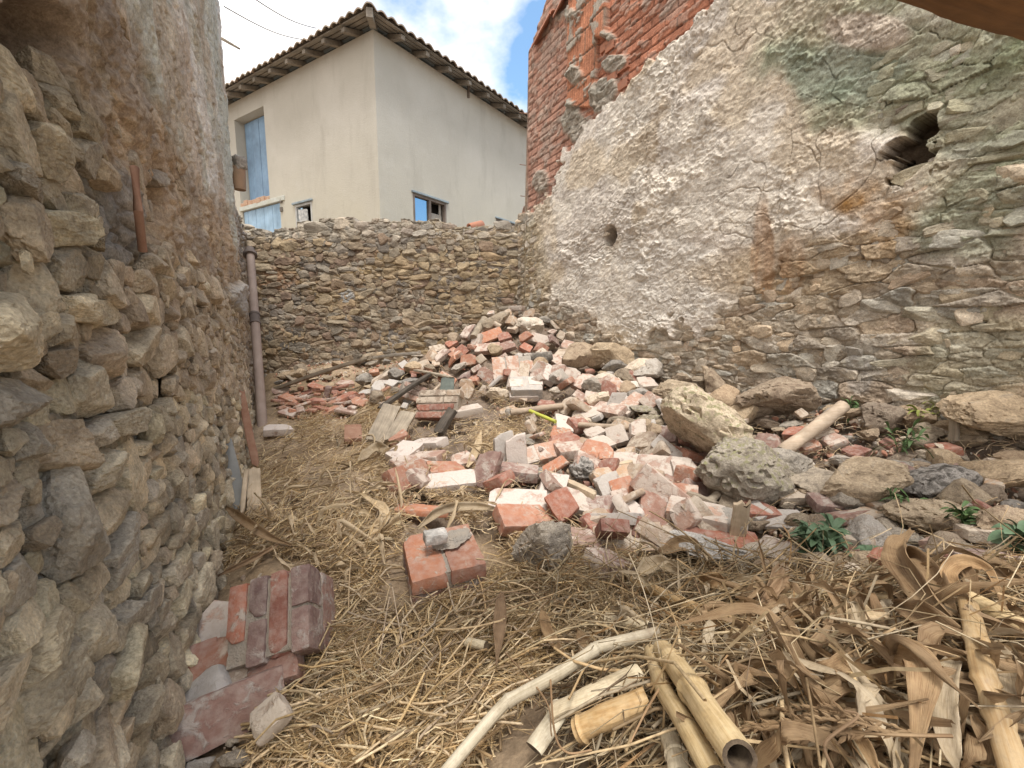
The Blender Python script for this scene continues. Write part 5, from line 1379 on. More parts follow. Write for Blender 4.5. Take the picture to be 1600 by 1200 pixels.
# ================================================================== straw, stalks, dead leaves
def uv_mesh(name, V, F, UV, smooth=True, sharp=None, cols=None):
    me = mesh_np(name, V, F, smooth, None, cols)
    uv = me.uv_layers.new(name='UVMap'); uv.data.foreach_set('uv', np.asarray(UV, np.float32)[np.asarray(F).ravel()].ravel())
    if sharp: me.set_sharp_from_angle(angle=math.radians(sharp))
    return me
def mat_fibre(name, stops, su=4.0, sv=60.0, rough=0.6, bs=0.5, bd=0.0012, transl=0.0, dirt=0.35):
    """striated dry plant matter; u runs along the fibre"""
    t = NT(name); c = t.coord('UV')
    mp = t.new('ShaderNodeMapping'); mp.inputs['Scale'].default_value = (su, sv, 1); t.L(c, mp.inputs['Vector'])
    n = t.noise(mp.outputs[0], 1.0, 6, 0.6, 0.2); o = t.coord('Object'); n2 = t.noise(o, 22, 5, 0.6); n3 = t.noise(o, 150, 4, 0.7)
    col = t.ramp(t.math('ADD', t.math('MULTIPLY', n, 0.55), t.math('MULTIPLY', n2, 0.45)), [(0.3+0.4*i/(len(stops)-1), s_) for i, s_ in enumerate(stops)])
    col = t.mix(t.rng(n3, 0.5, 0.75, 0, dirt), col, (.20, .15, .10))
    n4 = t.noise(o, 9, 5, 0.65, 0.5); col = t.mix(t.rng(n4, 0.5, 0.72, 0, 0.7), col, (.17, .115, .07))
    col = t.mix(1.0, col, t.ramp(t.rand(), [(0, (.80, .78, .76)), (0.5, (1, 1, 1)), (1, (1.18, 1.12, 1.02))]), 'MULTIPLY')
    t.base(col); t.bs.inputs['Roughness'].default_value = rough
    t.bump(t.math('ADD', n, t.math('MULTIPLY', n2, 0.3)), bs, bd)
    if transl:
        tr = t.new('ShaderNodeBsdfTranslucent'); t.L(col, tr.inputs['Color']); ms = t.new('ShaderNodeMixShader'); ms.inputs[0].default_value = transl
        t.L(t.bs.outputs[0], ms.inputs[1]); t.L(tr.outputs[0], ms.inputs[2]); t.L(ms.outputs[0], t.n['Material Output'].inputs['Surface'])
    return t.m
def sample_poly(polys, n, rs, wts=None):
    P = []; need = n; 
    areas = []
    for p in polys:
        a = 0
        for i in range(len(p)): x1, y1 = p[i]; x2, y2 = p[(i+1) % len(p)]; a += x1*y2-x2*y1
        areas.append(abs(a)*(1 if wts is None else wts[len(areas)]))
    areas = np.array(areas)/sum(areas)
    for p, a in zip(polys, areas):
        k = int(n*a)+1; xs = np.array([q[0] for q in p]); ys = np.array([q[1] for q in p]); got = []
        while sum(len(g_) for g_ in got) < k:
            x = rs.uniform(xs.min()-12, xs.max()+12, 4000)+rs.normal(0, 8, 4000); y = rs.uniform(ys.min()-10, ys.max()+10, 4000)+rs.normal(0, 6, 4000)
            ins = np.zeros(4000, bool)
            for i in range(len(p)):
                x1, y1 = p[i]; x2, y2 = p[(i+1) % len(p)]
                cond = ((y1 > y) != (y2 > y)); ins ^= cond & (x < (x2-x1)*(y-y1)/((y2-y1) or 1e-9)+x1)
            got.append(np.stack([x[ins]+rs.normal(0, 9, ins.sum()), y[ins]+rs.normal(0, 6, ins.sum())], -1))
        P.append(np.concatenate(got)[:k])
    P = np.concatenate(P); P[:, 1] = np.minimum(P[:, 1], 1260); return P
def strands(name, polys, n, ln, wd, lift, cols, mat, label, seed, curl=0.5, tilt=0.35, rings=4, wts=None, clump=0.0, sides=2):
    rs = np.random.RandomState(seed); q = sample_poly(polys, n, rs, wts); n = len(q)
    if clump:
        c = fbm2(q[:, 0]/55, q[:, 1]/38, 3, seed); keep = rs.rand(n) < np.clip(0.5+c*clump, 0.06, 1); q = q[keep]; n = len(q)
    B, T = hits(q[:, 0], q[:, 1])
    L = rs.uniform(ln[0], ln[1], n)*(0.6+0.8*rs.rand(n)**2); W = rs.uniform(wd[0], wd[1], n)
    flow = 3.0*fbm2(B[:, 0]*3.1, B[:, 1]*3.1, 2, seed+2)*2
    yaw = flow+rs.normal(0, 0.9, n); el = rs.normal(0.0, tilt, n); up = np.abs(el)
    kv = rs.normal(0, curl, n)
    s = np.linspace(-0.5, 0.5, rings)
    C = np.zeros((n, rings, 3))
    for k in range(rings):
        a = yaw+kv*s[k]*2
        C[:, k, 0] = B[:, 0]+np.cos(a)*s[k]*L*np.cos(el); C[:, k, 1] = B[:, 1]+np.sin(a)*s[k]*L*np.cos(el)
    bz = rs.uniform(0.0, lift, n)
    g_ = ground(C[..., 0], C[..., 1])
    C[..., 2] = g_+bz[:, None]+np.sin(el)[:, None]*(s[None]+0.45)*L[:, None]+0.004-np.abs(rs.normal(0, .12, n))[:, None]*L[:, None]*(s[None]**2)*2
    C[..., 2] = np.maximum(C[..., 2], g_-0.01)
    D = np.gradient(C, axis=1); D /= np.linalg.norm(D, axis=2, keepdims=True)+1e-9
    R = rs.normal(size=(n, 1, 3)); R[..., 2] *= 0.6; A = np.cross(D, np.broadcast_to(R, D.shape)); A /= np.linalg.norm(A, axis=2, keepdims=True)+1e-9
    Bv = np.cross(D, A); w = W[:, None, None]/2*np.linspace(1, 0.75, rings)[None, :, None]
    if sides == 2: ring = np.stack([C+A*w, C-A*w], 2)
    else: ring = np.stack([C+(A*math.cos(2*math.pi*k/sides)+Bv*math.sin(2*math.pi*k/sides))*w for k in range(sides)], 2)
    m = sides; V = ring.reshape(-1, 3); idx = np.arange(n*rings*m).reshape(n, rings, m); F = []
    for k in range(m if m > 2 else 1):
        k2 = (k+1) % m
        F.append(np.stack([idx[:, :-1, k], idx[:, :-1, k2], idx[:, 1:, k2], idx[:, 1:, k]], -1).reshape(-1, 4))
    F = np.concatenate(F)
    cols = np.array(cols); cc = cols[rs.randint(0, len(cols), n)]*rs.uniform(.65, 1.25, (n, 1)); CC = np.repeat(cc[:, None], rings*m, 1).reshape(-1, 3)
    me = mesh_np(name, V, F, True, cols=np.clip(CC, 0.01, .9)); o = link(name, me, mat); tag(o, label, kind='stuff'); return o
def mat_straw():
    t = NT('straw'); a = t.new('ShaderNodeVertexColor'); a.layer_name = 'Col'; c = t.coord(); n = t.noise(c, 90, 4, 0.6)
    col = t.mix(1.0, a.outputs['Color'], t.ramp(n, [(0.3, (.7, .68, .64)), (0.7, (1.25, 1.25, 1.2))]), 'MULTIPLY')
    t.base(col); t.bs.inputs['Roughness'].default_value = 0.55
    tr = t.new('ShaderNodeBsdfTranslucent'); t.L(col, tr.inputs['Color']); ms = t.new('ShaderNodeMixShader'); ms.inputs[0].default_value = 0.15
    t.L(t.bs.outputs[0], ms.inputs[1]); t.L(tr.outputs[0], ms.inputs[2]); t.L(ms.outputs[0], t.n['Material Output'].inputs['Surface'])
    return t.m
m_straw = mat_straw()
GOLD = [(.64,.47,.26), (.72,.56,.34), (.80,.66,.45), (.52,.37,.20), (.60,.47,.31), (.40,.28,.16)]
PALE = [(.62,.48,.31), (.68,.55,.39), (.52,.39,.25), (.43,.31,.19), (.56,.45,.34), (.37,.27,.18)]
BRN = [(.36,.26,.15), (.44,.33,.20), (.30,.21,.12), (.50,.40,.26), (.40,.33,.24)]
HF = [(390,1215),(440,1080),(480,1020),(560,940),(600,950),(680,945),(790,890),(900,905),(1010,950),(960,1010),(830,1080),(720,1215)]
HL = [(335,900),(345,840),(395,740),(420,690),(520,670),(600,690),(625,760),(630,830),(600,920),(560,960),(500,880),(430,860)]
HM = [(625,700),(660,660),(740,610),(800,600),(800,640),(870,650),(870,700),(790,770),(830,860),(700,800),(640,780)]
HB = [(420,650),(560,640),(620,600),(640,640),(600,690),(430,700)]
HC = [(780,800),(1000,850),(1010,900),(880,900),(790,880)]
m_litter = mat_wall('litter', 60, 0.8, 0.006)
strands('straw', [HF], 30000, (.03,.10), (.0010,.0025), .030, GOLD, m_straw, 'golden dry straw spread over the foreground floor', 1, clump=1.9, tilt=.4)
strands('straw', [HF], 11000, (.03,.08), (.001,.002), .014, BRN+PALE, m_straw, 'brownish short straw chaff under the golden straw', 2, clump=0.8, tilt=.25)
strands('straw', [HL, HB, [(420,640),(600,600),(640,660),(560,700),(420,700)]], 34000, (.05,.13), (.0016,.0034), .035, PALE+GOLD, m_straw, 'pale hay trampled along the left wall', 3, clump=1.6, tilt=.4)
strands('straw', [HM, HC], 17000, (.05,.12), (.0018,.0034), .040, PALE+GOLD[:3], m_straw, 'dry grass tufts lying between the brick fragments', 4, clump=1.8, tilt=.4)
strands('straw', [HF, HL, HC], 1100, (.08,.22), (.004,.007), .045, PALE+GOLD, m_straw, 'thicker loose straws strewn on top of the hay', 5, sides=5, curl=.25, tilt=.22, wts=(1, .7, 1))
strands('straw', [[(650,560),(760,500),(900,560),(1060,640),(1100,800),(1000,850),(800,790),(640,700)], [(1100,640),(1590,680),(1590,900),(1200,880)]], 2600, (.04,.10), (.0018,.003), .05, PALE, m_straw, 'odd straws blown over the bricks and stones', 8, tilt=.3)
TW = [(800,900),(960,880),(1200,900),(1400,940),(1400,1215),(1000,1215),(900,1100),(880,980)]; OUT = [(1600,920),(1980,1000),(1980,1260),(1600,1240)]
strands('dead_twigs', [TW, OUT], 5200, (.10,.36), (.0012,.0028), .045, BRN+[(.22,.155,.10), (.56,.46,.32)], m_straw, 'tangle of thin brown stems around the broken stalks', 6, sides=4, curl=1.5, tilt=.30, rings=9)
strands('leaf_litter', [TW, [(1180,920),(1600,900),(1610,1215),(1180,1215)], OUT], 19000, (.05,.18), (.0018,.005), .035, BRN+[(.46,.33,.19), (.52,.40,.26), (.36,.22,.11)], m_straw, 'shredded brown maize leaves matted in the lower right', 7, curl=1.6, tilt=.5, rings=6)

strands('dead_twigs', [TW], 380, (.15, .42), (.003, .0065), .08, BRN+[(.52,.40,.25), (.46,.33,.19)], m_straw, 'thin broken maize stems heaped under the thick canes', 16, sides=6, curl=.35, tilt=.25, rings=5)
strands('wood_scraps', [HL, HM, HB, [(560,600),(700,560),(700,640),(600,680)]], 420, (.03,.12), (.006,.014), .05, BRN+[(.48,.38,.27), (.24,.17,.11)], m_straw, 'splinters and small scraps of wood strewn over the hay', 26, sides=4, curl=.15, tilt=.2, rings=3)
def crom(P, n):
    P = np.asarray(P, float); Q = np.vstack([2*P[0]-P[1], P, 2*P[-1]-P[-2]]); out = []
    m = len(P)-1
    for i in range(m):
        p0, p1, p2, p3 = Q[i:i+4]; k = n//m+1
        for t in np.linspace(0, 1, k, endpoint=(i == m-1)):
            out.append(0.5*((2*p1)+(-p0+p2)*t+(2*p0-5*p1+4*p2-p3)*t*t+(-p0+3*p1-3*p2+p3)*t**3))
    return np.array(out)
def pts3(pp, base=0.022):
    """photo pixels with a height above the litter -> smooth 3-D path; neighbouring depths are evened out"""
    P = []; T = []
    for (x, y, up) in pp:
        p, t = hit(x, y, up+base); T.append(t)
    return [at(x, y, t) for (x, y, up), t in zip(pp, T)]
def leaf_mesh(path, width, seed, fold=0.5, ripple=0.12, roll0=0.0, twist=0.8, nw=7, taper=1.0, start=0.35):
    C = crom(path, 34); n = len(C); s = np.linspace(0, 1, n)
    D = np.gradient(C, axis=0); D /= np.linalg.norm(D, axis=1, keepdims=True)+1e-9
    view = CAMP-C; view /= np.linalg.norm(view, axis=1, keepdims=True)
    view = view[len(view)//2][None]*np.ones((n, 1))
    A = np.cross(D, view); A /= np.linalg.norm(A, axis=1, keepdims=True)+1e-9; Bv = np.cross(A, D)
    rs = np.random.RandomState(seed); prof = (start+(1-start)*sstep(0, 0.25, s))*(1-taper*sstep(0.5, 1.0, s)**1.3)+0.02
    w = width/2*prof; V = np.zeros((n, nw, 3)); UV = np.zeros((n, nw, 2))
    ang = roll0+twist*(s-0.5)*2*rs.choice([-1, 1])
    for j in range(nw):
        v = -1+2*j/(nw-1)
        rip = ripple*width*abs(v)**1.5*(np.sin(s*rs.uniform(14, 26)+rs.rand()*6+v*2)+1.2*fbm2(s*7+seed, s*0+v*2, 2, seed))
        off = v*w; up = fold*np.abs(v)**1.3*w*1.0+rip
        ca, sa = np.cos(ang), np.sin(ang)
        V[:, j] = C+A*(off*ca-up*sa)[:, None]+Bv*(off*sa+up*ca)[:, None]
        UV[:, j, 0] = s*3; UV[:, j, 1] = (v+1)/2
    V = np.concatenate([V.reshape(-1, 3)]); 
    return uv_mesh('leaf', V, grid_faces(n, nw), UV.reshape(-1, 2), True)
m_leafb = mat_fibre('dry_leaf', [(.13,.08,.045), (.29,.185,.10), (.44,.31,.18), (.34,.235,.13)], 2.2, 34, .6, .9, .0015, .22)
m_leafp = mat_fibre('pale_husk', [(.28,.20,.12), (.47,.37,.24), (.60,.50,.36), (.42,.32,.20)], 2.2, 34, .6, .8, .0012, .2)
m_leafd = mat_fibre('dark_leaf', [(.14,.09,.055), (.26,.17,.10), (.38,.26,.16), (.22,.14,.08)], 3, 26, .6, .7, .0015, .12)
LEAF = [
 ([(1491,972,.10),(1440,915,.13),(1408,872,.15),(1404,850,.14),(1424,828,.16)], 40, 'b', 'tall curled maize leaf rising beside the thick stalk at right', .9, .10, .35),
 ([(1494,965,.10),(1462,905,.12),(1430,870,.13),(1412,880,.11),(1420,925,.08)], 30, 'b', 'folded maize leaf drooping left of the tall curled leaf', .8, .12, .2),
 ([(1508,935,.10),(1482,897,.13),(1504,878,.14),(1542,892,.12),(1572,952,.08)], 24, 'b', 'arched brown leaf bending over at the far right', .7, .15, .5),
 ([(1489,997,.09),(1466,978,.11),(1425,955,.11),(1396,944,.09)], 40, 'b', 'short broad brown husk pointing left from the thick stalk', .9, .1, .1),
 ([(1372,1016,.09),(1412,1018,.12),(1441,1040,.12),(1438,1100,.10),(1426,1215,.06)], 50, 'b', 'wide strap-like brown sheath bent sharply downwards', .35, .02, .0),
 ([(1334,1024,.08),(1300,1048,.09),(1266,1058,.06)], 30, 'b', 'short ragged brown leaf left of the bent sheath', .7, .15, .3),
 ([(1219,884,.08),(1201,924,.08),(1168,968,.04)], 20, 'd', 'dark curled leaf standing up beside the pale pink brick slab', 1.2, .1, .3),
 ([(1232,900,.07),(1214,918,.08),(1196,950,.06),(1180,975,.04)], 18, 'd', 'dark twisted leaf just right of the dark curled leaf', 1.0, .1, .6),
 ([(1240,1004,.06),(1300,999,.08),(1360,998,.09),(1412,1008,.10),(1456,1026,.08)], 20, 'p', 'long pale leaf lying across above the bent sheath', .6, .14, .5),
 ([(1100,1058,.05),(1130,1100,.05),(1166,1154,.04)], 22, 'p', 'pale shredded husk right of the thick ringed cane', .5, .2, .2),
 ([(1328,1138,.06),(1350,1168,.06),(1378,1215,.05)], 30, 'b', 'orange-brown leaf under the maize tassel at the bottom edge', .6, .08, .2),
 ([(784,925,.05),(780,975,.05),(776,1040,.04)], 24, 'd', 'grey-brown flat leaf strip hanging upright in the straw', .2, .06, .0),
 ([(846,952,.06),(858,990,.05),(890,1030,.05)], 20, 'b', 'brown leaf strip right of the grey-brown upright strip', .3, .06, .3),
 ([(905,985,.05),(912,1010,.04),(900,1030,.03)], 22, 'b', 'small tan leaf near the top of the long bent cane', .3, .06, .1),
 ([(652,826,.02),(690,797,.04),(748,792,.05),(812,806,.03)], 16, 'p', 'long fibrous leaf lying behind the orange-red brickwork block', .7, .1, .4),
 ([(352,792,.10),(384,815,.10),(420,838,.06),(456,852,.03)], 15, 'b', 'reddish curved bark strip springing from the left wall foot', .9, .02, .1),
 ([(340,900,.03),(400,870,.04),(446,842,.04)], 9, 'd', 'thin dark leaf under the reddish bark strip', .6, .1, .3),
 ([(1560,1010,.10),(1580,1080,.09),(1600,1160,.06)], 46, 'p', 'broad cream husk at the right edge', .5, .1, .2),
 ([(1500,1010,.09),(1478,1080,.09),(1482,1160,.07),(1500,1215,.05)], 36, 'p', 'long torn husk hanging left of the thick right stalk', .6, .14, .5),
 ([(1466,1000,.10),(1450,1030,.10),(1470,1080,.08),(1500,1140,.06)], 26, 'b', 'narrow brown leaf twisting beside the torn husk', .8, .12, .8),
 ([(1310,985,.08),(1345,960,.10),(1392,965,.09)], 26, 'p', 'crumpled pale husk above the long pale leaf', .6, .2, .4),
 ([(1150,955,.05),(1190,975,.05),(1250,975,.05)], 20, 'b', 'flat brown leaf left of the crumpled pale husk', .4, .1, .3),
 ([(1030,865,.04),(1075,850,.06),(1110,870,.04)], 26, 'b', 'folded leaf lying on the edge of the whitish mortar slab', .8, .12, .3),
 ([(990,905,.05),(1030,880,.07),(1080,905,.05)], 26, 'p', 'pale crumpled leaf in front of the tan-brown brick', .8, .15, .4),
 ([(1095,915,.04),(1120,905,.07),(1150,925,.04)], 26, 'b', 'rust-brown curled leaf below the whitish mortar slab', .9, .12, .5),
 ([(730,730,.03),(745,700,.05),(752,672,.04)], 14, 'p', 'pointed pale blade standing in the dry grass tuft', .4, .05, .1),
 ([(575,840,.03),(600,800,.05),(560,770,.04)], 18, 'p', 'loose pale leaf on the hay left of the orange brick', .4, .15, .5),
 ([(560,720,.03),(590,700,.05),(625,715,.03)], 20, 'p', 'star-shaped tuft of pale leaf left of the whitewashed bricks', .5, .2, .4),
]
def leaf(pp, wpx, mk, label, fold, rip, tw, seed, name='maize_leaf', cat='dry leaf'):
    path = pts3(pp); t = np.mean([np.dot(p-CAMP, [0, CT, -ST]) for p in path]); w = wpx*t/FPX*.85
    me = leaf_mesh(path, w, seed, fold, rip, rnd.uniform(-.3, .3), tw, taper=.8 if mk != 'd' else .9)
    o = link(name, me, {'b': m_leafb, 'p': m_leafp, 'd': m_leafd}[mk])
    c = np.mean([v.co[:] for v in me.vertices], axis=0); me.transform(Matrix.Translation(-Vector(c))); o.location = c
    m = o.modifiers.new('thick', 'SOLIDIFY'); m.thickness = 0.0008; m.offset = 0
    tag(o, label, cat, 'dry maize leaves around the stalks'); return o
for i, (pp, w, mk, lb, fo, ri, tw) in enumerate(LEAF): leaf(pp, w, mk, lb, fo, ri, tw, 200+i)

# crumpled husk fragments too many to tell apart
def husks(n, poly, seed):
    rs = np.random.RandomState(seed); q = sample_poly([poly], n, rs); B, T = hits(q[:, 0], q[:, 1], 0.03); V = []; F = []; UV = []; off = 0; C = []
    for i in range(len(q)):
        L = rs.uniform(.06, .20); a = rs.uniform(0, 6.3); el = rs.normal(0.15, .5); d = np.array([math.cos(a)*math.cos(el), math.sin(a)*math.cos(el), math.sin(el)])
        b = B[i]+np.array([0, 0, rs.uniform(-.02, .05)]); sd = rs.normal(size=3)*0.4*L
        path = [b-d*L/2, b+sd*.5+np.array([0, 0, .02]), b+d*L/2+rs.normal(size=3)*.15*L]
        nrm = rs.normal(size=3); C_ = crom(path, 12); n_ = len(C_); s = np.linspace(0, 1, n_); D = np.gradient(C_, axis=0); D /= np.linalg.norm(D, axis=1, keepdims=True)
        A = np.cross(D, nrm); A /= np.linalg.norm(A, axis=1, keepdims=True); Bv = np.cross(A, D); w = rs.uniform(.003, .0105)*(0.3+0.7*np.sin(np.pi*np.clip(s*1.02, 0, 1)))
        for j in range(5):
            v = -1+j/2; up = rs.uniform(.6, 1.7)*abs(v)**1.3*w+0.004*np.sin(s*17+v*2+i)*abs(v)
            V.append((C_+A*(v*w)[:, None]+Bv*up[:, None])); UV.append(np.stack([s*2, np.full(n_, (v+1)/2)], -1))
        g_ = grid_faces(5, n_); F.append(g_+off); off += 5*n_
    me = uv_mesh('husks', np.concatenate(V), np.concatenate(F), np.concatenate(UV), True); return me
o = link('husk_litter', husks(420, [(1180,930),(1400,920),(1600,940),(1610,1215),(1150,1215),(1100,1050)], 5), m_leafb); tag(o, 'crumpled brown maize husks heaped in the lower right corner', kind='stuff')
o = link('husk_litter', husks(110, [(900,900),(1150,890),(1300,950),(1610,980),(1610,1215),(1250,1215)], 6), m_leafp); tag(o, 'paler crumpled husks mixed through the brown ones', kind='stuff')
o = link('husk_litter', husks(90, [(360,860),(420,700),(600,640),(720,640),(820,820),(640,900),(560,960)], 9), m_leafp); tag(o, 'broken husk pieces strewn over the hay on the left', kind='stuff')

# ---- canes and stalks
m_pith = mat_plain('rotten_pith', (.05, .035, .025), (.16, .12, .08), 60, .95, .002)
def cane(pp, wpx, label, mat, nodes=(), hollow=(False, False), seed=1, name='maize_stalk', cat='stalk', taper=1.0, flat=1.0, group='broken maize stalks in the foreground'):
    path = pts3(pp); t0 = float(np.mean([np.dot(p-CAMP, [0, CT, -ST]) for p in path])); R = wpx*t0/FPX/2
    C = crom(path, 40); n = len(C); s = np.linspace(0, 1, n); seg = 18
    D = np.gradient(C, axis=0); D /= np.linalg.norm(D, axis=1, keepdims=True); ref = np.array([.1, .2, 1.]); A = np.cross(D, ref); A /= np.linalg.norm(A, axis=1, keepdims=True); Bv = np.cross(A, D)
    r = R*(1+(taper-1)*s)*(1+0.05*fbm2(s*9, s*0, 2, seed))
    for nd in nodes: r = r*(1+0.22*np.exp(-((s-nd)/0.018)**2)-0.05*np.exp(-((s-nd-0.035)/0.02)**2))
    V = []; UV = []
    for k in range(seg+1):
        a = 2*math.pi*k/seg; rr = r*(1+0.06*math.cos(2*a+seed)+0.05*pn2(s*5+k*1.0, s*0+math.cos(a)*2, seed))
        V.append(C+A*(rr*math.cos(a))[:, None]+Bv*(rr*math.sin(a)*flat)[:, None]); UV.append(np.stack([s*2, np.full(n, k/seg)], -1))
    V = np.stack(V, 1); UV = np.stack(UV, 1)
    F = grid_faces(n, seg+1); Vs = [V.reshape(-1, 3)]; U = [UV.reshape(-1, 2)]; Fs = [F]; off = n*(seg+1)
    for end, hl in ((0, hollow[0]), (-1, hollow[1])):
        rim = V[end]; c = C[end]; inn = c+(rim-c)*0.72; dd = D[end]*(1 if end == 0 else -1)
        ring2 = inn+dd*(R*2.2 if hl else R*0.05); cen = np.repeat((c+dd*(R*2.4 if hl else R*0.1))[None], seg+1, 0)
        W = np.stack([rim, inn, ring2, cen]); f = grid_faces(4, seg+1, flip=(end == 0))+off
        Vs.append(W.reshape(-1, 3)); U.append(np.repeat(np.array([[0.0, .5]]), 4*(seg+1), 0)); Fs.append(f); off += 4*(seg+1)
    me = uv_mesh('cane', np.concatenate(Vs), np.concatenate(Fs), np.concatenate(U), True, 50); me.materials.append(mat); me.materials.append(m_pith); nf = len(F); mi = np.zeros(len(me.polygons), np.int32); mi[nf:] = 1; me.polygons.foreach_set('material_index', mi)
    c = np.mean(C, axis=0); me.transform(Matrix.Translation(-Vector(c))); o = link(name, me, mat); o.location = c
    tag(o, label, cat, group); return o
m_cane = mat_fibre('cane', [(.26,.18,.09), (.43,.32,.17), (.54,.43,.26), (.36,.26,.14)], 2.5, 30, .5, .5, .001)
m_caneo = mat_fibre('cane_orange', [(.24,.15,.075), (.39,.26,.125), (.48,.36,.21), (.30,.20,.11)], 2.5, 24, .5, .35, .0008)
m_canep = mat_fibre('cane_pale', [(.30,.26,.18), (.46,.40,.29), (.58,.52,.40), (.40,.35,.26)], 2.5, 30, .55, .4, .0008)
cane([(690,1215,.05),(742,1152,.06),(786,1102,.07),(800,1092,.07),(868,1055,.08),(925,1018,.09),(940,1010,.09),(1030,988,.09)], 18, 'long pale cane bent in the middle running to the bottom edge', m_canep, (.38, .42, .75), (False, False), 3)
cane([(1018,1020,.07),(1036,1075,.08),(1070,1130,.09),(1118,1215,.09)], 30, 'slimmer greenish cane left of the thick ringed cane', m_cane, (.30,), (False, False), 4)
cane([(1038,1018,.08),(1070,1060,.10),(1100,1105,.11),(1156,1184,.12)], 42, 'thick ringed cane with a dark hollow end at the bottom', m_cane, (.16, .52), (False, True), 5)
cane([(902,1140,.05),(950,1118,.06),(1012,1092,.06)], 36, 'short thick orange cane stub', m_caneo, (.1,), (True, False), 6)
cane([(862,1112,.05),(920,1085,.06),(1000,1048,.06)], 32, 'broad split pale cane behind the orange stub', m_canep, (), (True, False), 7, flat=.5)
cane([(834,1170,.03),(868,1120,.04),(878,1100,.04)], 32, 'grey flattened cane under the broad split cane', m_canep, (), (False, False), 17, flat=.4)
cane([(946,966,.05),(980,972,.05),(1015,980,.05)], 16, 'short cut cream cane end', m_canep, (), (True, False), 8)
cane([(990,908,.03),(1070,945,.05),(1130,970,.05),(1186,996,.04)], 20, 'long yellow-brown cane slanting down from the dead leaves', m_caneo, (.6,), (False, False), 9)
cane([(1206,938,.05),(1280,931,.06),(1400,938,.07)], 15, 'thin straight stalk lying across below the green plant', m_cane, (.4,), (False, False), 10)
cane([(1312,1064,.07),(1332,1072,.07),(1352,1078,.06)], 40, 'short hollow stalk end facing the camera', m_cane, (), (True, False), 11)
cane([(1512,940,.11),(1524,990,.11),(1538,1056,.10),(1556,1110,.08),(1590,1215,.06)], 27, 'thick sheathed stalk standing at the right', m_caneo, (.3, .55, .8), (False, False), 12, taper=1.15, flat=.6)
cane([(1514,938,.10),(1560,962,.09),(1612,1004,.08)], 32, 'stout brown stalk pointing off the right edge', m_cane, (.7,), (False, False), 13)
cane([(1046,1150,.04),(1056,1180,.04),(1062,1215,.04)], 30, 'cream cane piece between the two long canes', m_canep, (.5,), (False, False), 14)
cane([(1150,975,.04),(1210,980,.05),(1300,975,.05)], 12, 'thin buff stalk lying flat behind the crumpled husks', m_cane, (.5,), (False, False), 15)
cane([(729,1003,.03),(760,1010,.03)], 14, 'short cream stalk stub in the golden straw', m_canep, (), (True, False), 16)
# ---- maize tassel
def tassel():
    stem = pts3([(1488,1150,.10), (1400,1148,.10), (1330,1143,.09), (1286,1135,.08)]); rs = np.random.RandomState(3)
    mb = MB(); C = crom(stem, 20); mb.tube(C, 0.0016, 6); D = C[-1]-C[0]
    for b in range(7):
        i = 4+b*2; p = C[min(i, len(C)-1)]; d = D/np.linalg.norm(D)+rs.normal(size=3)*.18; L = .10+.05*rs.rand()
        br = crom([p, p+d*L*.5+np.array([0, 0, .01]), p+d*L+np.array([0, 0, -.01])], 14); mb.tube(br, 0.0010, 5)
        for q in br[1:]:
            for k in range(3):
                e = d*0.010+rs.normal(size=3)*0.0035; mb.tube([q, q+e*.5, q+e], [0.0004, 0.0018, 0.0003], 5)
    o = mb.build('maize_tassel', m_leafb, smooth=True); tag(o, 'spiky dry maize tassel lying across the lower right leaves', 'tassel')
tassel()
# a few long wiry stems that read one by one
WIRE = [([(1085,905,.06),(1105,960,.08),(1108,1010,.06),(1100,1060,.04)], 'dark wiry stem hanging over the yellow-brown cane'), ([(860,1060,.08),(866,1140,.09),(885,1175,.09),(925,1172,.08)], 'looping pale stem below the broad split cane'),
        ([(790,1020,.05),(850,1090,.08),(862,1150,.08)], 'straight thin stem crossing the long pale cane'), ([(1300,1200,.08),(1290,1160,.10),(1340,1120,.12),(1320,1110,.12)], 'curled tendril loop by the tassel'),
        ([(1040,1060,.09),(1010,1110,.10),(985,1160,.09)], 'fine grey tendril over the orange stub'), ([(740,980,.04),(770,940,.06),(800,925,.06),(900,945,.05)], 'arched fine stem over the straw'),
        ([(960,900,.05),(1030,960,.08),(1110,1010,.06)], 'brown stem slanting over the leaf pile'), ([(1180,860,.05),(1120,895,.06),(1060,930,.05)], 'thin brown stem reaching up towards the mortar slab')]
for pp, lb in WIRE:
    mb = MB(); C = crom(pts3(pp), 26); mb.tube(C, [0.0017*(1-.4*i/len(C)) for i in range(len(C))], 7); o = mb.build('dry_stem', m_leafd, smooth=True); tag(o, lb, 'stem', 'single wiry stems in the leaf pile')

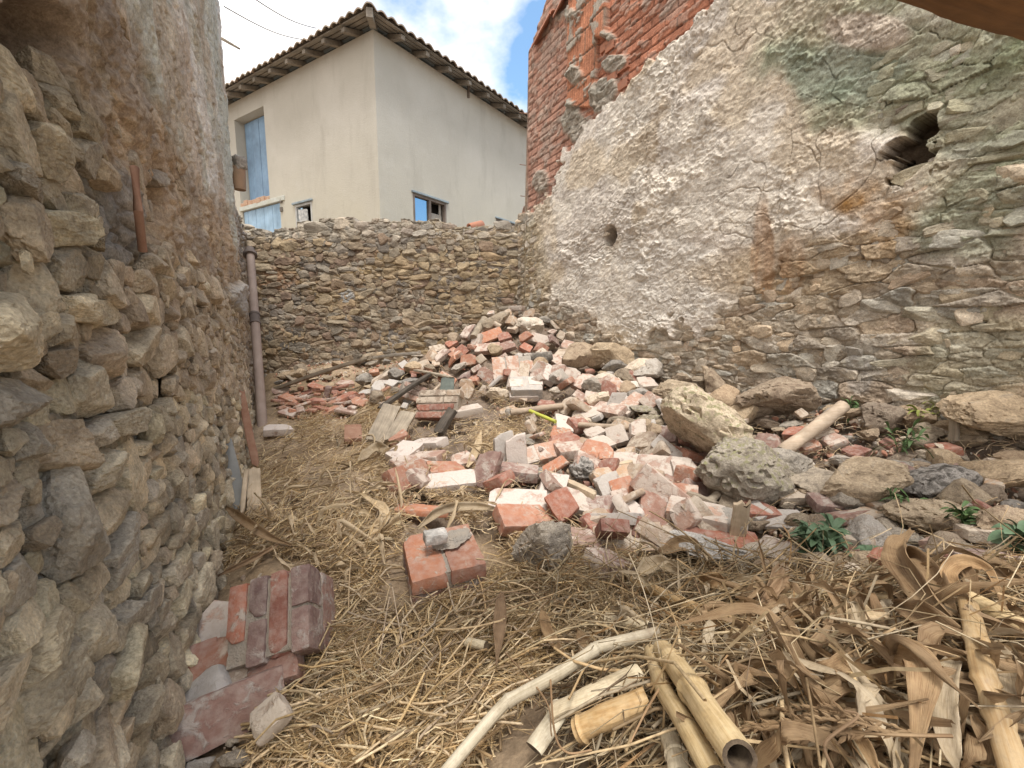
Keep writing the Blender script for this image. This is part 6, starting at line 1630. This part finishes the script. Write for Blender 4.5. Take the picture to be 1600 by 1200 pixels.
# ---- timber
m_oldw = mat_wood('weathered_timber', (.42, .36, .28), (.22, .18, .135), 26, 0)
m_palew = mat_wood('pale_timber', (.55, .45, .33), (.42, .33, .23), 26, 0)
m_burnt = mat_wood('burnt_timber', (.12, .10, .08), (.06, .05, .042), 26, 0, bd=.008)
m_pole = mat_wood('bare_pole', (.50, .41, .32), (.38, .29, .21), 26, 0)
m_rust = mat_plain('rust', (.25, .13, .085), (.33, .20, .14), 20, .85, .002)
def plank(p0, p1, wpx, th, label, mat, name='board', cat='board', roll=0, d0=None, d1=None, taper=1.0, group=None):
    """p0, p1 = (px,py,up)"""
    a, b = pts3([p0, p1]); 
    if d0: a = at(p0[0], p0[1], d0)
    if d1: b = at(p1[0], p1[1], d1)
    L = float(np.linalg.norm(b-a)); t = float(np.dot((a+b)/2-CAMP, [0, CT, -ST])); w = wpx*t/FPX
    V, F = brick_geo(L, w, th, int(p0[0]), 0.25, (30, 4, 2)); V[:, 1] *= 1+(taper-1)*(V[:, 0]/L+.5); V[:, 2] += 0.012*L*np.sin(V[:, 0]/L*3+1)
    V[:, 0] += 0.03*fbm2(V[:, 1]*90, V[:, 1]*0+p0[0], 2, 3)*(np.abs(V[:, 0]) > L*.45)
    me = mesh_np(name, V, F, True, sharp=30); me.transform(Matrix.Translation((L/2, 0, 0))); o = link(name, me, mat); along(o, a, b, math.radians(roll)); tag(o, label, cat, group or 'loose boards and timbers'); return o
def pole(p0, p1, wpx, label, mat, name='pole', cat='pole', d0=None, d1=None, bend=0.02, flat=1.0):
    a, b = pts3([p0, p1])
    if d0: a = at(p0[0], p0[1], d0)
    if d1: b = at(p1[0], p1[1], d1)
    t = float(np.dot((a+b)/2-CAMP, [0, CT, -ST])); r = wpx*t/FPX/2; L = np.linalg.norm(b-a); rs = np.random.RandomState(int(p0[0]))
    off = rs.normal(size=3)*bend*L; C = crom([a, (a+b)/2+off, b], 24); mb = MB(); mb.tube(C, [r*(1+.10*math.sin(i*.5)*.4+rs.normal()*.02) for i in range(len(C))], 12, flat=flat)
    o = mb.build(name, mat, smooth=True, sharp=50); tag(o, label, cat); return o
plank((432,606,.04), (580,560,.22), 14, .035, 'long weathered board sloping up along the back wall', m_oldw)
plank((565,561,.20), (662,553,.10), 9, .03, 'white-topped board level behind the brick heap', mat_wood('limed_board', (.55,.51,.45), (.34,.30,.25), 26, 0))
plank((586,690,.02), (612,634,.12), 28, .025, 'worn flat board leaning up left of the brown block', m_oldw, roll=20)
plank((612,690,.02), (638,645,.10), 26, .025, 'second worn board beside the first one', m_oldw, roll=10)
plank((590,640,.12), (672,586,.16), 9, .03, 'dark sagging lath over the hollow behind the boards', m_burnt)
plank((650,578,.08), (708,592,.10), 9, .02, 'splintered lath on top of the grass mat', m_oldw)
plank((697,622,.10), (700,592,.10), 22, .02, 'small dark green slat propped behind the brown block', mat_wood('green_slat', (.13,.15,.13), (.09,.10,.09), 26, 0))
plank((850,738,.05), (930,776,.05), 14, .03, 'rough timber lath across the bricks left of the blackened stone', m_palew)
plank((932,736,.05), (988,722,.05), 10, .02, 'short brown split stick right of the blackened stone', m_palew)
plank((1152,838,.02), (1160,785,.16), 24, .02, 'brown board standing behind the grey slab', m_palew)
plank((1075,770,.08), (1118,788,.04), 14, .02, 'grey lath poking out under the boulders', m_oldw)
plank((1120,800,.03), (1080,812,.04), 14, .02, 'grey broken stick low beside the pale lump', m_oldw)
pole((1222,706,.05), (1318,634,.14), 20, 'pale round pole leaning on the stones by the right wall', m_pole)
pole((1086,800,.02), (1122,772,.05), 13, 'grey round stick under the knobbly boulder', m_oldw, name='stick', cat='stick')
pole((905,664,.05), (985,668,.06), 9, 'thin pale pole lying between small bricks', m_pole, name='stick', cat='stick')
pole((798,645,.05), (880,634,.06), 10, 'brown round stick under the white brick', m_pole, name='stick', cat='stick')
pole((828,642,.08), (868,659,.08), 6, 'bright yellow-green stalk on the dry grass', mat_plain('green_yellow', (.50, .50, .08), (.42, .46, .10), 20, .5), name='green_stalk', cat='stalk', bend=.005)
pole((700,590,.05), (640,660,.03), 5, 'thin dry stick leaning behind the brown block', m_pole, name='stick', cat='stick')
plank((684,678,.01), (708,640,.10), 16, .04, 'burnt timber stump against the brown brickwork block', m_burnt, name='timber', cat='timber')
pole((818,562,.06), (862,558,.06), 20, 'lichen-grey log in the gap under the heap top', M_ST['char'], name='log', cat='log')
pole((740,528,.08), (758,498,.10), 12, 'grey split branch at the left of the heap top', m_oldw, name='branch', cat='branch')
plank((1490,690,.02), (1491,648,.14), 12, .02, 'grey weathered stake upright beside the huge slab', m_oldw, name='stake', cat='stake')
plank((552,690,.0), (552,668,.03), 26, .05, 'small rusty-brown block end in the hay', m_rust, name='timber', cat='timber')
plank((437,580,.02), (462,598,.02), 6, .02, 'grey stick leaning in the back left corner', m_oldw, name='stick', cat='stick')
# things standing against the left wall
plank((400,728,.0), (375,608,.0), 11, .012, 'dark rusty iron bar leaning against the left wall', m_rust, name='iron_bar', cat='iron bar', d0=2.45, d1=2.6)
plank((398,812,.0), (396,732,.0), 20, .012, 'pale flat wooden stake by the left wall', m_palew, name='stake', cat='stake', d0=1.75, d1=1.95)
plank((378,800,.0), (386,732,.0), 7, .010, 'narrow pale splinter beside the flat stake', m_palew, name='stake', cat='stake', d0=1.72, d1=1.9)
plank((376,800,.0), (357,688,.0), 24, .008, 'grey pointed slate leaning on the left wall', mat_plain('slate', (.27, .27, .255), (.21, .21, .20), 8), name='slate', cat='slate', d0=1.8, d1=2.0, taper=.4)
# ---- drainpipe
pb = at(412, 694, 3.25); pt = at(391, 396, 4.25)
pr = empty('drainpipe', tuple(pb)); tag(pr, 'pinkish-grey rusty drainpipe standing in the left corner', 'drainpipe')
m_pipe = mat_plain('pipe_rusty', (.36, .285, .245), (.28, .215, .18), 5, .75, .002)
mb = MB(); mb.tube([pb+(pt-pb)*k/20 for k in range(21)], .037, 20); parent_keep(mb.build('pipe', m_pipe, smooth=True), pr)
mc = mat_plain('collar_iron', (.17, .14, .125), (.12, .10, .09))
for f0, f1, r in ((.565, .575, .045), (.575, .612, .041), (.612, .622, .045), (.985, 1.0, .062), (1.0, 1.03, .042)):
    mb = MB(); mb.tube([pb+(pt-pb)*f0, pb+(pt-pb)*f1], r, 20); parent_keep(mb.build('collar', mc, smooth=True), pr)
# iron bar set in the left wall
def lwall(px, py, out): 
    p = on_plane(px, py, (XL0, 0, 0), (1, KL, 0)); k = math.sqrt(1+KL*KL); r = ray(px, py); 
    q0 = np.array([XL0, 0, 0])+np.array([1, KL, 0])/k*out; return on_plane(px, py, q0, (1, KL, 0))
mb = MB(); mb.tube([lwall(210, 262, .045), lwall(216, 330, .050), lwall(223, 392, .042)], .0075, 10); o = mb.build('iron_bar', m_rust, smooth=True); tag(o, 'short rusty bar set upright in a slot of the left wall', 'iron bar')
# clay spout and twig at the far end of the left wall
c0 = at(372, 262, 3.30); mb = MB(); mb.tube([c0, c0+np.array([0, 0, -.11])], [.055, .050], 16); mb.tube([c0+np.array([0, 0, .005]), c0+np.array([0, 0, .06]), c0+np.array([0, 0, .075])], [.062, .058, .03], 16)
V, F = rock_geo(5, (.12, .12, .12), 3, 12, .1)
sp = empty('clay_spout', tuple(c0)); tag(sp, 'broken clay spout sticking out at the end of the left wall', 'clay spout')
mb = MB(); mb.tube([c0, c0+np.array([0, 0, -.085]), c0+np.array([0, 0, -.165])], [.050, .047, .043], 16); parent_keep(mb.build('clay_pipe', mat_plain('old_clay', (.36, .24, .16), (.28, .2, .14), 14), smooth=True), sp)
me = mesh_np('mortar_cap', V*1.05, F, True, sharp=40); oc = link('mortar_cap', me, M_ST['grey'], None, tuple(c0+np.array([0, 0, .03]))); parent_keep(oc, sp)
mb = MB(); mb.tube([at(346, 60, 3.45), at(360, 68, 3.3), at(374, 76, 3.2)], [.012, .010, .007], 7); o = mb.build('branch', m_oldw, smooth=True); tag(o, 'short grey branch poking out high on the left wall', 'branch')
# wires
for p0, p1, lb in (((380, -14, 7.0), (494, 44, 11.0), 'thin black cable running to the left eave'), ((350, 10, 7.2), (474, 62, 11.3), 'lower faint cable beside the first one')):
    a, b = at(*p0), at(*p1); mb = MB(); mb.tube([a+(b-a)*k/10+np.array([0, 0, -.10*math.sin(math.pi*k/10)]) for k in range(11)], .009, 6); o = mb.build('cable', mat_plain('cable_black', (.05, .05, .06)), smooth=True); tag(o, lb, 'cable', 'overhead cables')
for i, (px, py) in enumerate(((812, 176), (812, 257), (813, 306))):
    a = at(px, py, 5.0); mb = MB(); mb.tube([a, a+np.array([.10, .02, -.005])], .004, 6); o = mb.build('rod', m_rust); parent_keep(o, rw)
# roof tile left on the back wall
me = barrel(.20, .05, .06); o = link('loose_tile', me, m_terra); along(o, at(733, 356, 5.05), at(765, 350, 5.25), .3); tag(o, 'broken orange roof tile resting on top of the low back wall', 'roof tile')
# ---- dark beam overhead
def beam():
    k = 0.60; a = CAMP+ray(1370, 0)*(k/ray(1370, 0)[2]); b = CAMP+ray(1600, 75)*(k/ray(1600, 75)[2]); d = b-a; d[2] = 0; d /= np.linalg.norm(d); nrm = np.array([d[1], -d[0], 0])
    L = 3.0; W = .26; H = .24; V, F = brick_geo(L, W, H, 9, 0.0, (120, 10, 8)); V = V+np.stack([fbm3(V*np.array([3, 14, 14])+j*9, 4, 40+j) for j in range(3)], -1)*.018
    me = mesh_np('beam', V, F, True, sharp=45); o = link('wooden_lintel', me, mat_wood('brown_beam', (.27, .145, .06), (.16, .085, .04), 16, 0, .6, .004))
    c = a+d*0.35+nrm*(W/2)+np.array([0, 0, H/2]); o.location = c; o.rotation_euler = (0, 0, math.atan2(d[1], d[0])); tag(o, 'dark brown timber lintel crossing the top right corner overhead', 'timber lintel')
beam()
# ---- green plants
m_green = mat_plain('leaf_green', (.07, .13, .045), (.11, .17, .07), 30, .5, .001); m_green2 = mat_plain('leaf_blue_green', (.13, .20, .12), (.08, .13, .07), 30, .5, .001); m_moss = mat_plain('moss_green', (.20, .24, .05), (.28, .30, .09), 60, .95, .003)
def plant(px, py, wpx, nl, lpx, label, mat, seed, blade=.28, up=.02, spread=1.0, name='wild_plant'):
    P, t = hit(px, py, 0); rs = np.random.RandomState(seed); root = empty(name, tuple(P)); tag(root, label, 'plant', 'green plants in the rubble')
    R = wpx*t/FPX/2; Ll = lpx*t/FPX; V = []; F = []; UVs = []; off = 0; st = MB()
    for s_ in range(max(3, nl//8)):
        a = rs.uniform(0, 6.3); tip = P+np.array([math.cos(a)*R*spread*rs.uniform(.2, 1), math.sin(a)*R*spread*rs.uniform(.2, 1), up+R*rs.uniform(.5, 1.5)])
        C = crom([P, (P+tip)/2+np.array([0, 0, .3*R]), tip], 10); st.tube(C, .0016, 5)
        for k in range(8):
            b = C[rs.randint(3, len(C))]; a2 = rs.uniform(0, 6.3); el = rs.uniform(-.3, .9); d = np.array([math.cos(a2)*math.cos(el), math.sin(a2)*math.cos(el), math.sin(el)]); L = Ll*rs.uniform(.6, 1.15)
            Q = crom([b, b+d*L*.55+np.array([0, 0, L*.12]), b+d*L+np.array([0, 0, -L*.15])], 8); n = len(Q); s = np.linspace(0, 1, n); D = np.gradient(Q, axis=0); D /= np.linalg.norm(D, axis=1, keepdims=True)
            A = np.cross(D, np.array([0, 0, 1.0])+rs.normal(size=3)*.3); A /= np.linalg.norm(A, axis=1, keepdims=True); Bv = np.cross(A, D); w = L*blade/2*np.sin(np.pi*np.clip(s*.96+.04, 0, 1))**.8
            for v in (-1, 0, 1): V.append(Q+A*(v*w)[:, None]+Bv*(abs(v)*w*.35)[:, None])
            F.append(grid_faces(3, n)+off); off += 3*n
    o = link('foliage', mesh_np('foliage', np.concatenate(V), np.concatenate(F), True), mat); parent_keep(o, root); parent_keep(st.build('stem', mat, smooth=True), root)
plant(1276, 885, 70, 130, 34, 'bright leafy green plant below the flat tan bricks', m_green2, 3, .30)
plant(1405, 716, 60, 36, 22, 'low green weed under the grey stone at right', m_green, 4, .22)
plant(1395, 825, 60, 60, 30, 'feathery dark green weed beside the pale cream stone', m_green, 5, .14)
plant(1505, 845, 70, 40, 28, 'dock-like green plant right of the feathery weed', m_green, 6, .32)
plant(1578, 874, 50, 20, 36, 'broad-leaved green plant at the right edge', m_green2, 7, .5)
plant(1440, 672, 60, 60, 16, 'yellow-green weed clump at the wall foot', m_moss, 8, .3)
plant(1325, 660, 40, 40, 14, 'tiny green seedlings near the brown wall-foot stone', m_green, 9, .35)
plant(1368, 890, 26, 10, 26, 'single small upright green leaf by the red shard', m_green2, 10, .45)
V, F = rock_geo(77, (1, .8, .35), 5, 10, .16, .1); P, t = hit(1108, 645, .16)
o = link('moss_cushion', mesh_np('moss', V, F, True), m_moss, None, tuple(P), None, [.12]*3); tag(o, 'yellow-green moss cushion on top of the mossy boulder', 'moss')
for i, (pp, lb) in enumerate((([(1352,712,.02),(1385,692,.10),(1440,698,.10),(1462,720,.02)], 'long arching grass blade over the weed at right'), ([(1358,716,.02),(1375,700,.08),(1420,690,.09),(1450,702,.04)], 'second arching grass blade nearer the grey stone'))):
    mb = MB(); C = crom(pts3(pp), 20); mb.tube(C, .0018, 5, flat=.4); o = mb.build('grass_blade', m_green, smooth=True); tag(o, lb, 'grass blade', 'arching grass blades')
# ================================================================== descriptions of the small loose pieces, told apart by what lies next to them
LM = [((777, 490), 'the long tan stone on the heap top'), ((820, 507), 'the pale faceted stone near the heap top'), ((780, 575), 'the flat grey-pink slab'), ((818, 620), 'the whitewashed brickwork lump'),
      ((672, 650), 'the brown brickwork block'), ((640, 620), 'the tipped pink block'), ((850, 650), 'the yellow-green stalk'), ((797, 703), 'the pair of upright bricks'), ((910, 736), 'the blackened lumpy stone'),
      ((690, 865), 'the orange-red brickwork block'), ((850, 862), 'the large angular grey stone'), ((447, 940), 'the maroon brickwork block'), ((352, 1110), 'the cemented row of bricks'),
      ((1115, 668), 'the mossy boulder'), ((1158, 730), 'the knobbly boulder'), ((1229, 620), 'the big brown wall-foot stone'), ((1270, 665), 'the pale round pole'), ((1353, 755), 'the big flat tan boulder'),
      ((1463, 756), 'the dark stone with rusty marks'), ((1545, 742), 'the square tan slab'), ((1560, 650), 'the huge flat slab at the edge'), ((1118, 862), 'the whitish mortar slab'), ((1275, 865), 'the bright green plant'),
      ((1217, 857), 'the pale brick slab'), ((1070, 815), 'the pale brickwork lump'), ((1478, 624), 'the grey block by the wall'), ((412, 680), 'the drainpipe foot'), ((590, 570), 'the long weathered board'),
      ((663, 735), 'the fan of pink and orange bricks'), ((890, 757), 'the rough timber lath'), ((1049, 612), 'the pitted tan stone'), ((1461, 802), 'the long tan stone at right'), ((1395, 815), 'the feathery green weed')]
from collections import defaultdict
def direction(dx, dy):
    a = math.degrees(math.atan2(-dy, dx)) % 360
    return ['right of', 'above right of', 'above', 'above left of', 'left of', 'below left of', 'below', 'below right of'][int(((a+22.5) % 360)//45)]
COUNTW = ['', 'second ', 'third ', 'fourth ', 'fifth ', 'sixth ', 'seventh ', 'eighth ', 'ninth ', 'tenth ', 'eleventh ', 'twelfth ']
bins = defaultdict(list)
for it in THINGS:
    if not it[4]: continue
    o, px, py, desc = it[:4]
    if 'tile' in o.get('group', ''): desc = desc.replace('thin split brick', 'tile fragment').replace('brick shard', 'tile chip')
    (lx, ly), ln = min(LM, key=lambda L: (L[0][0]-px)**2+((L[0][1]-py)*1.4)**2)
    dx, dy = px-lx, py-ly; d = math.hypot(dx, dy)
    bins[(desc, 'touching' if d < 12 else direction(dx, dy), ln)].append((d, o))
seen = set()
for (desc, rel, ln), L in bins.items():
    L.sort(key=lambda a: a[0])
    for i, (d, o) in enumerate(L):
        if len(L) == 1: lb = '%s %s %s' % (desc, rel, ln)
        elif i == 0: lb = '%s nearest %s %s' % (desc, rel, ln)
        else: lb = '%s, %snearest %s %s' % (desc, COUNTW[min(i, 11)], rel, ln)
        lb = lb.replace('nearest touching', 'touching')
        w = lb.split()
        if len(w) > 16: lb = lb.replace('lying tilted', 'tilted').replace('standing on edge', 'on edge').replace('the ', '')
        if len(lb.split()) > 16: lb = ' '.join(lb.split()[:16])
        o['label'] = lb
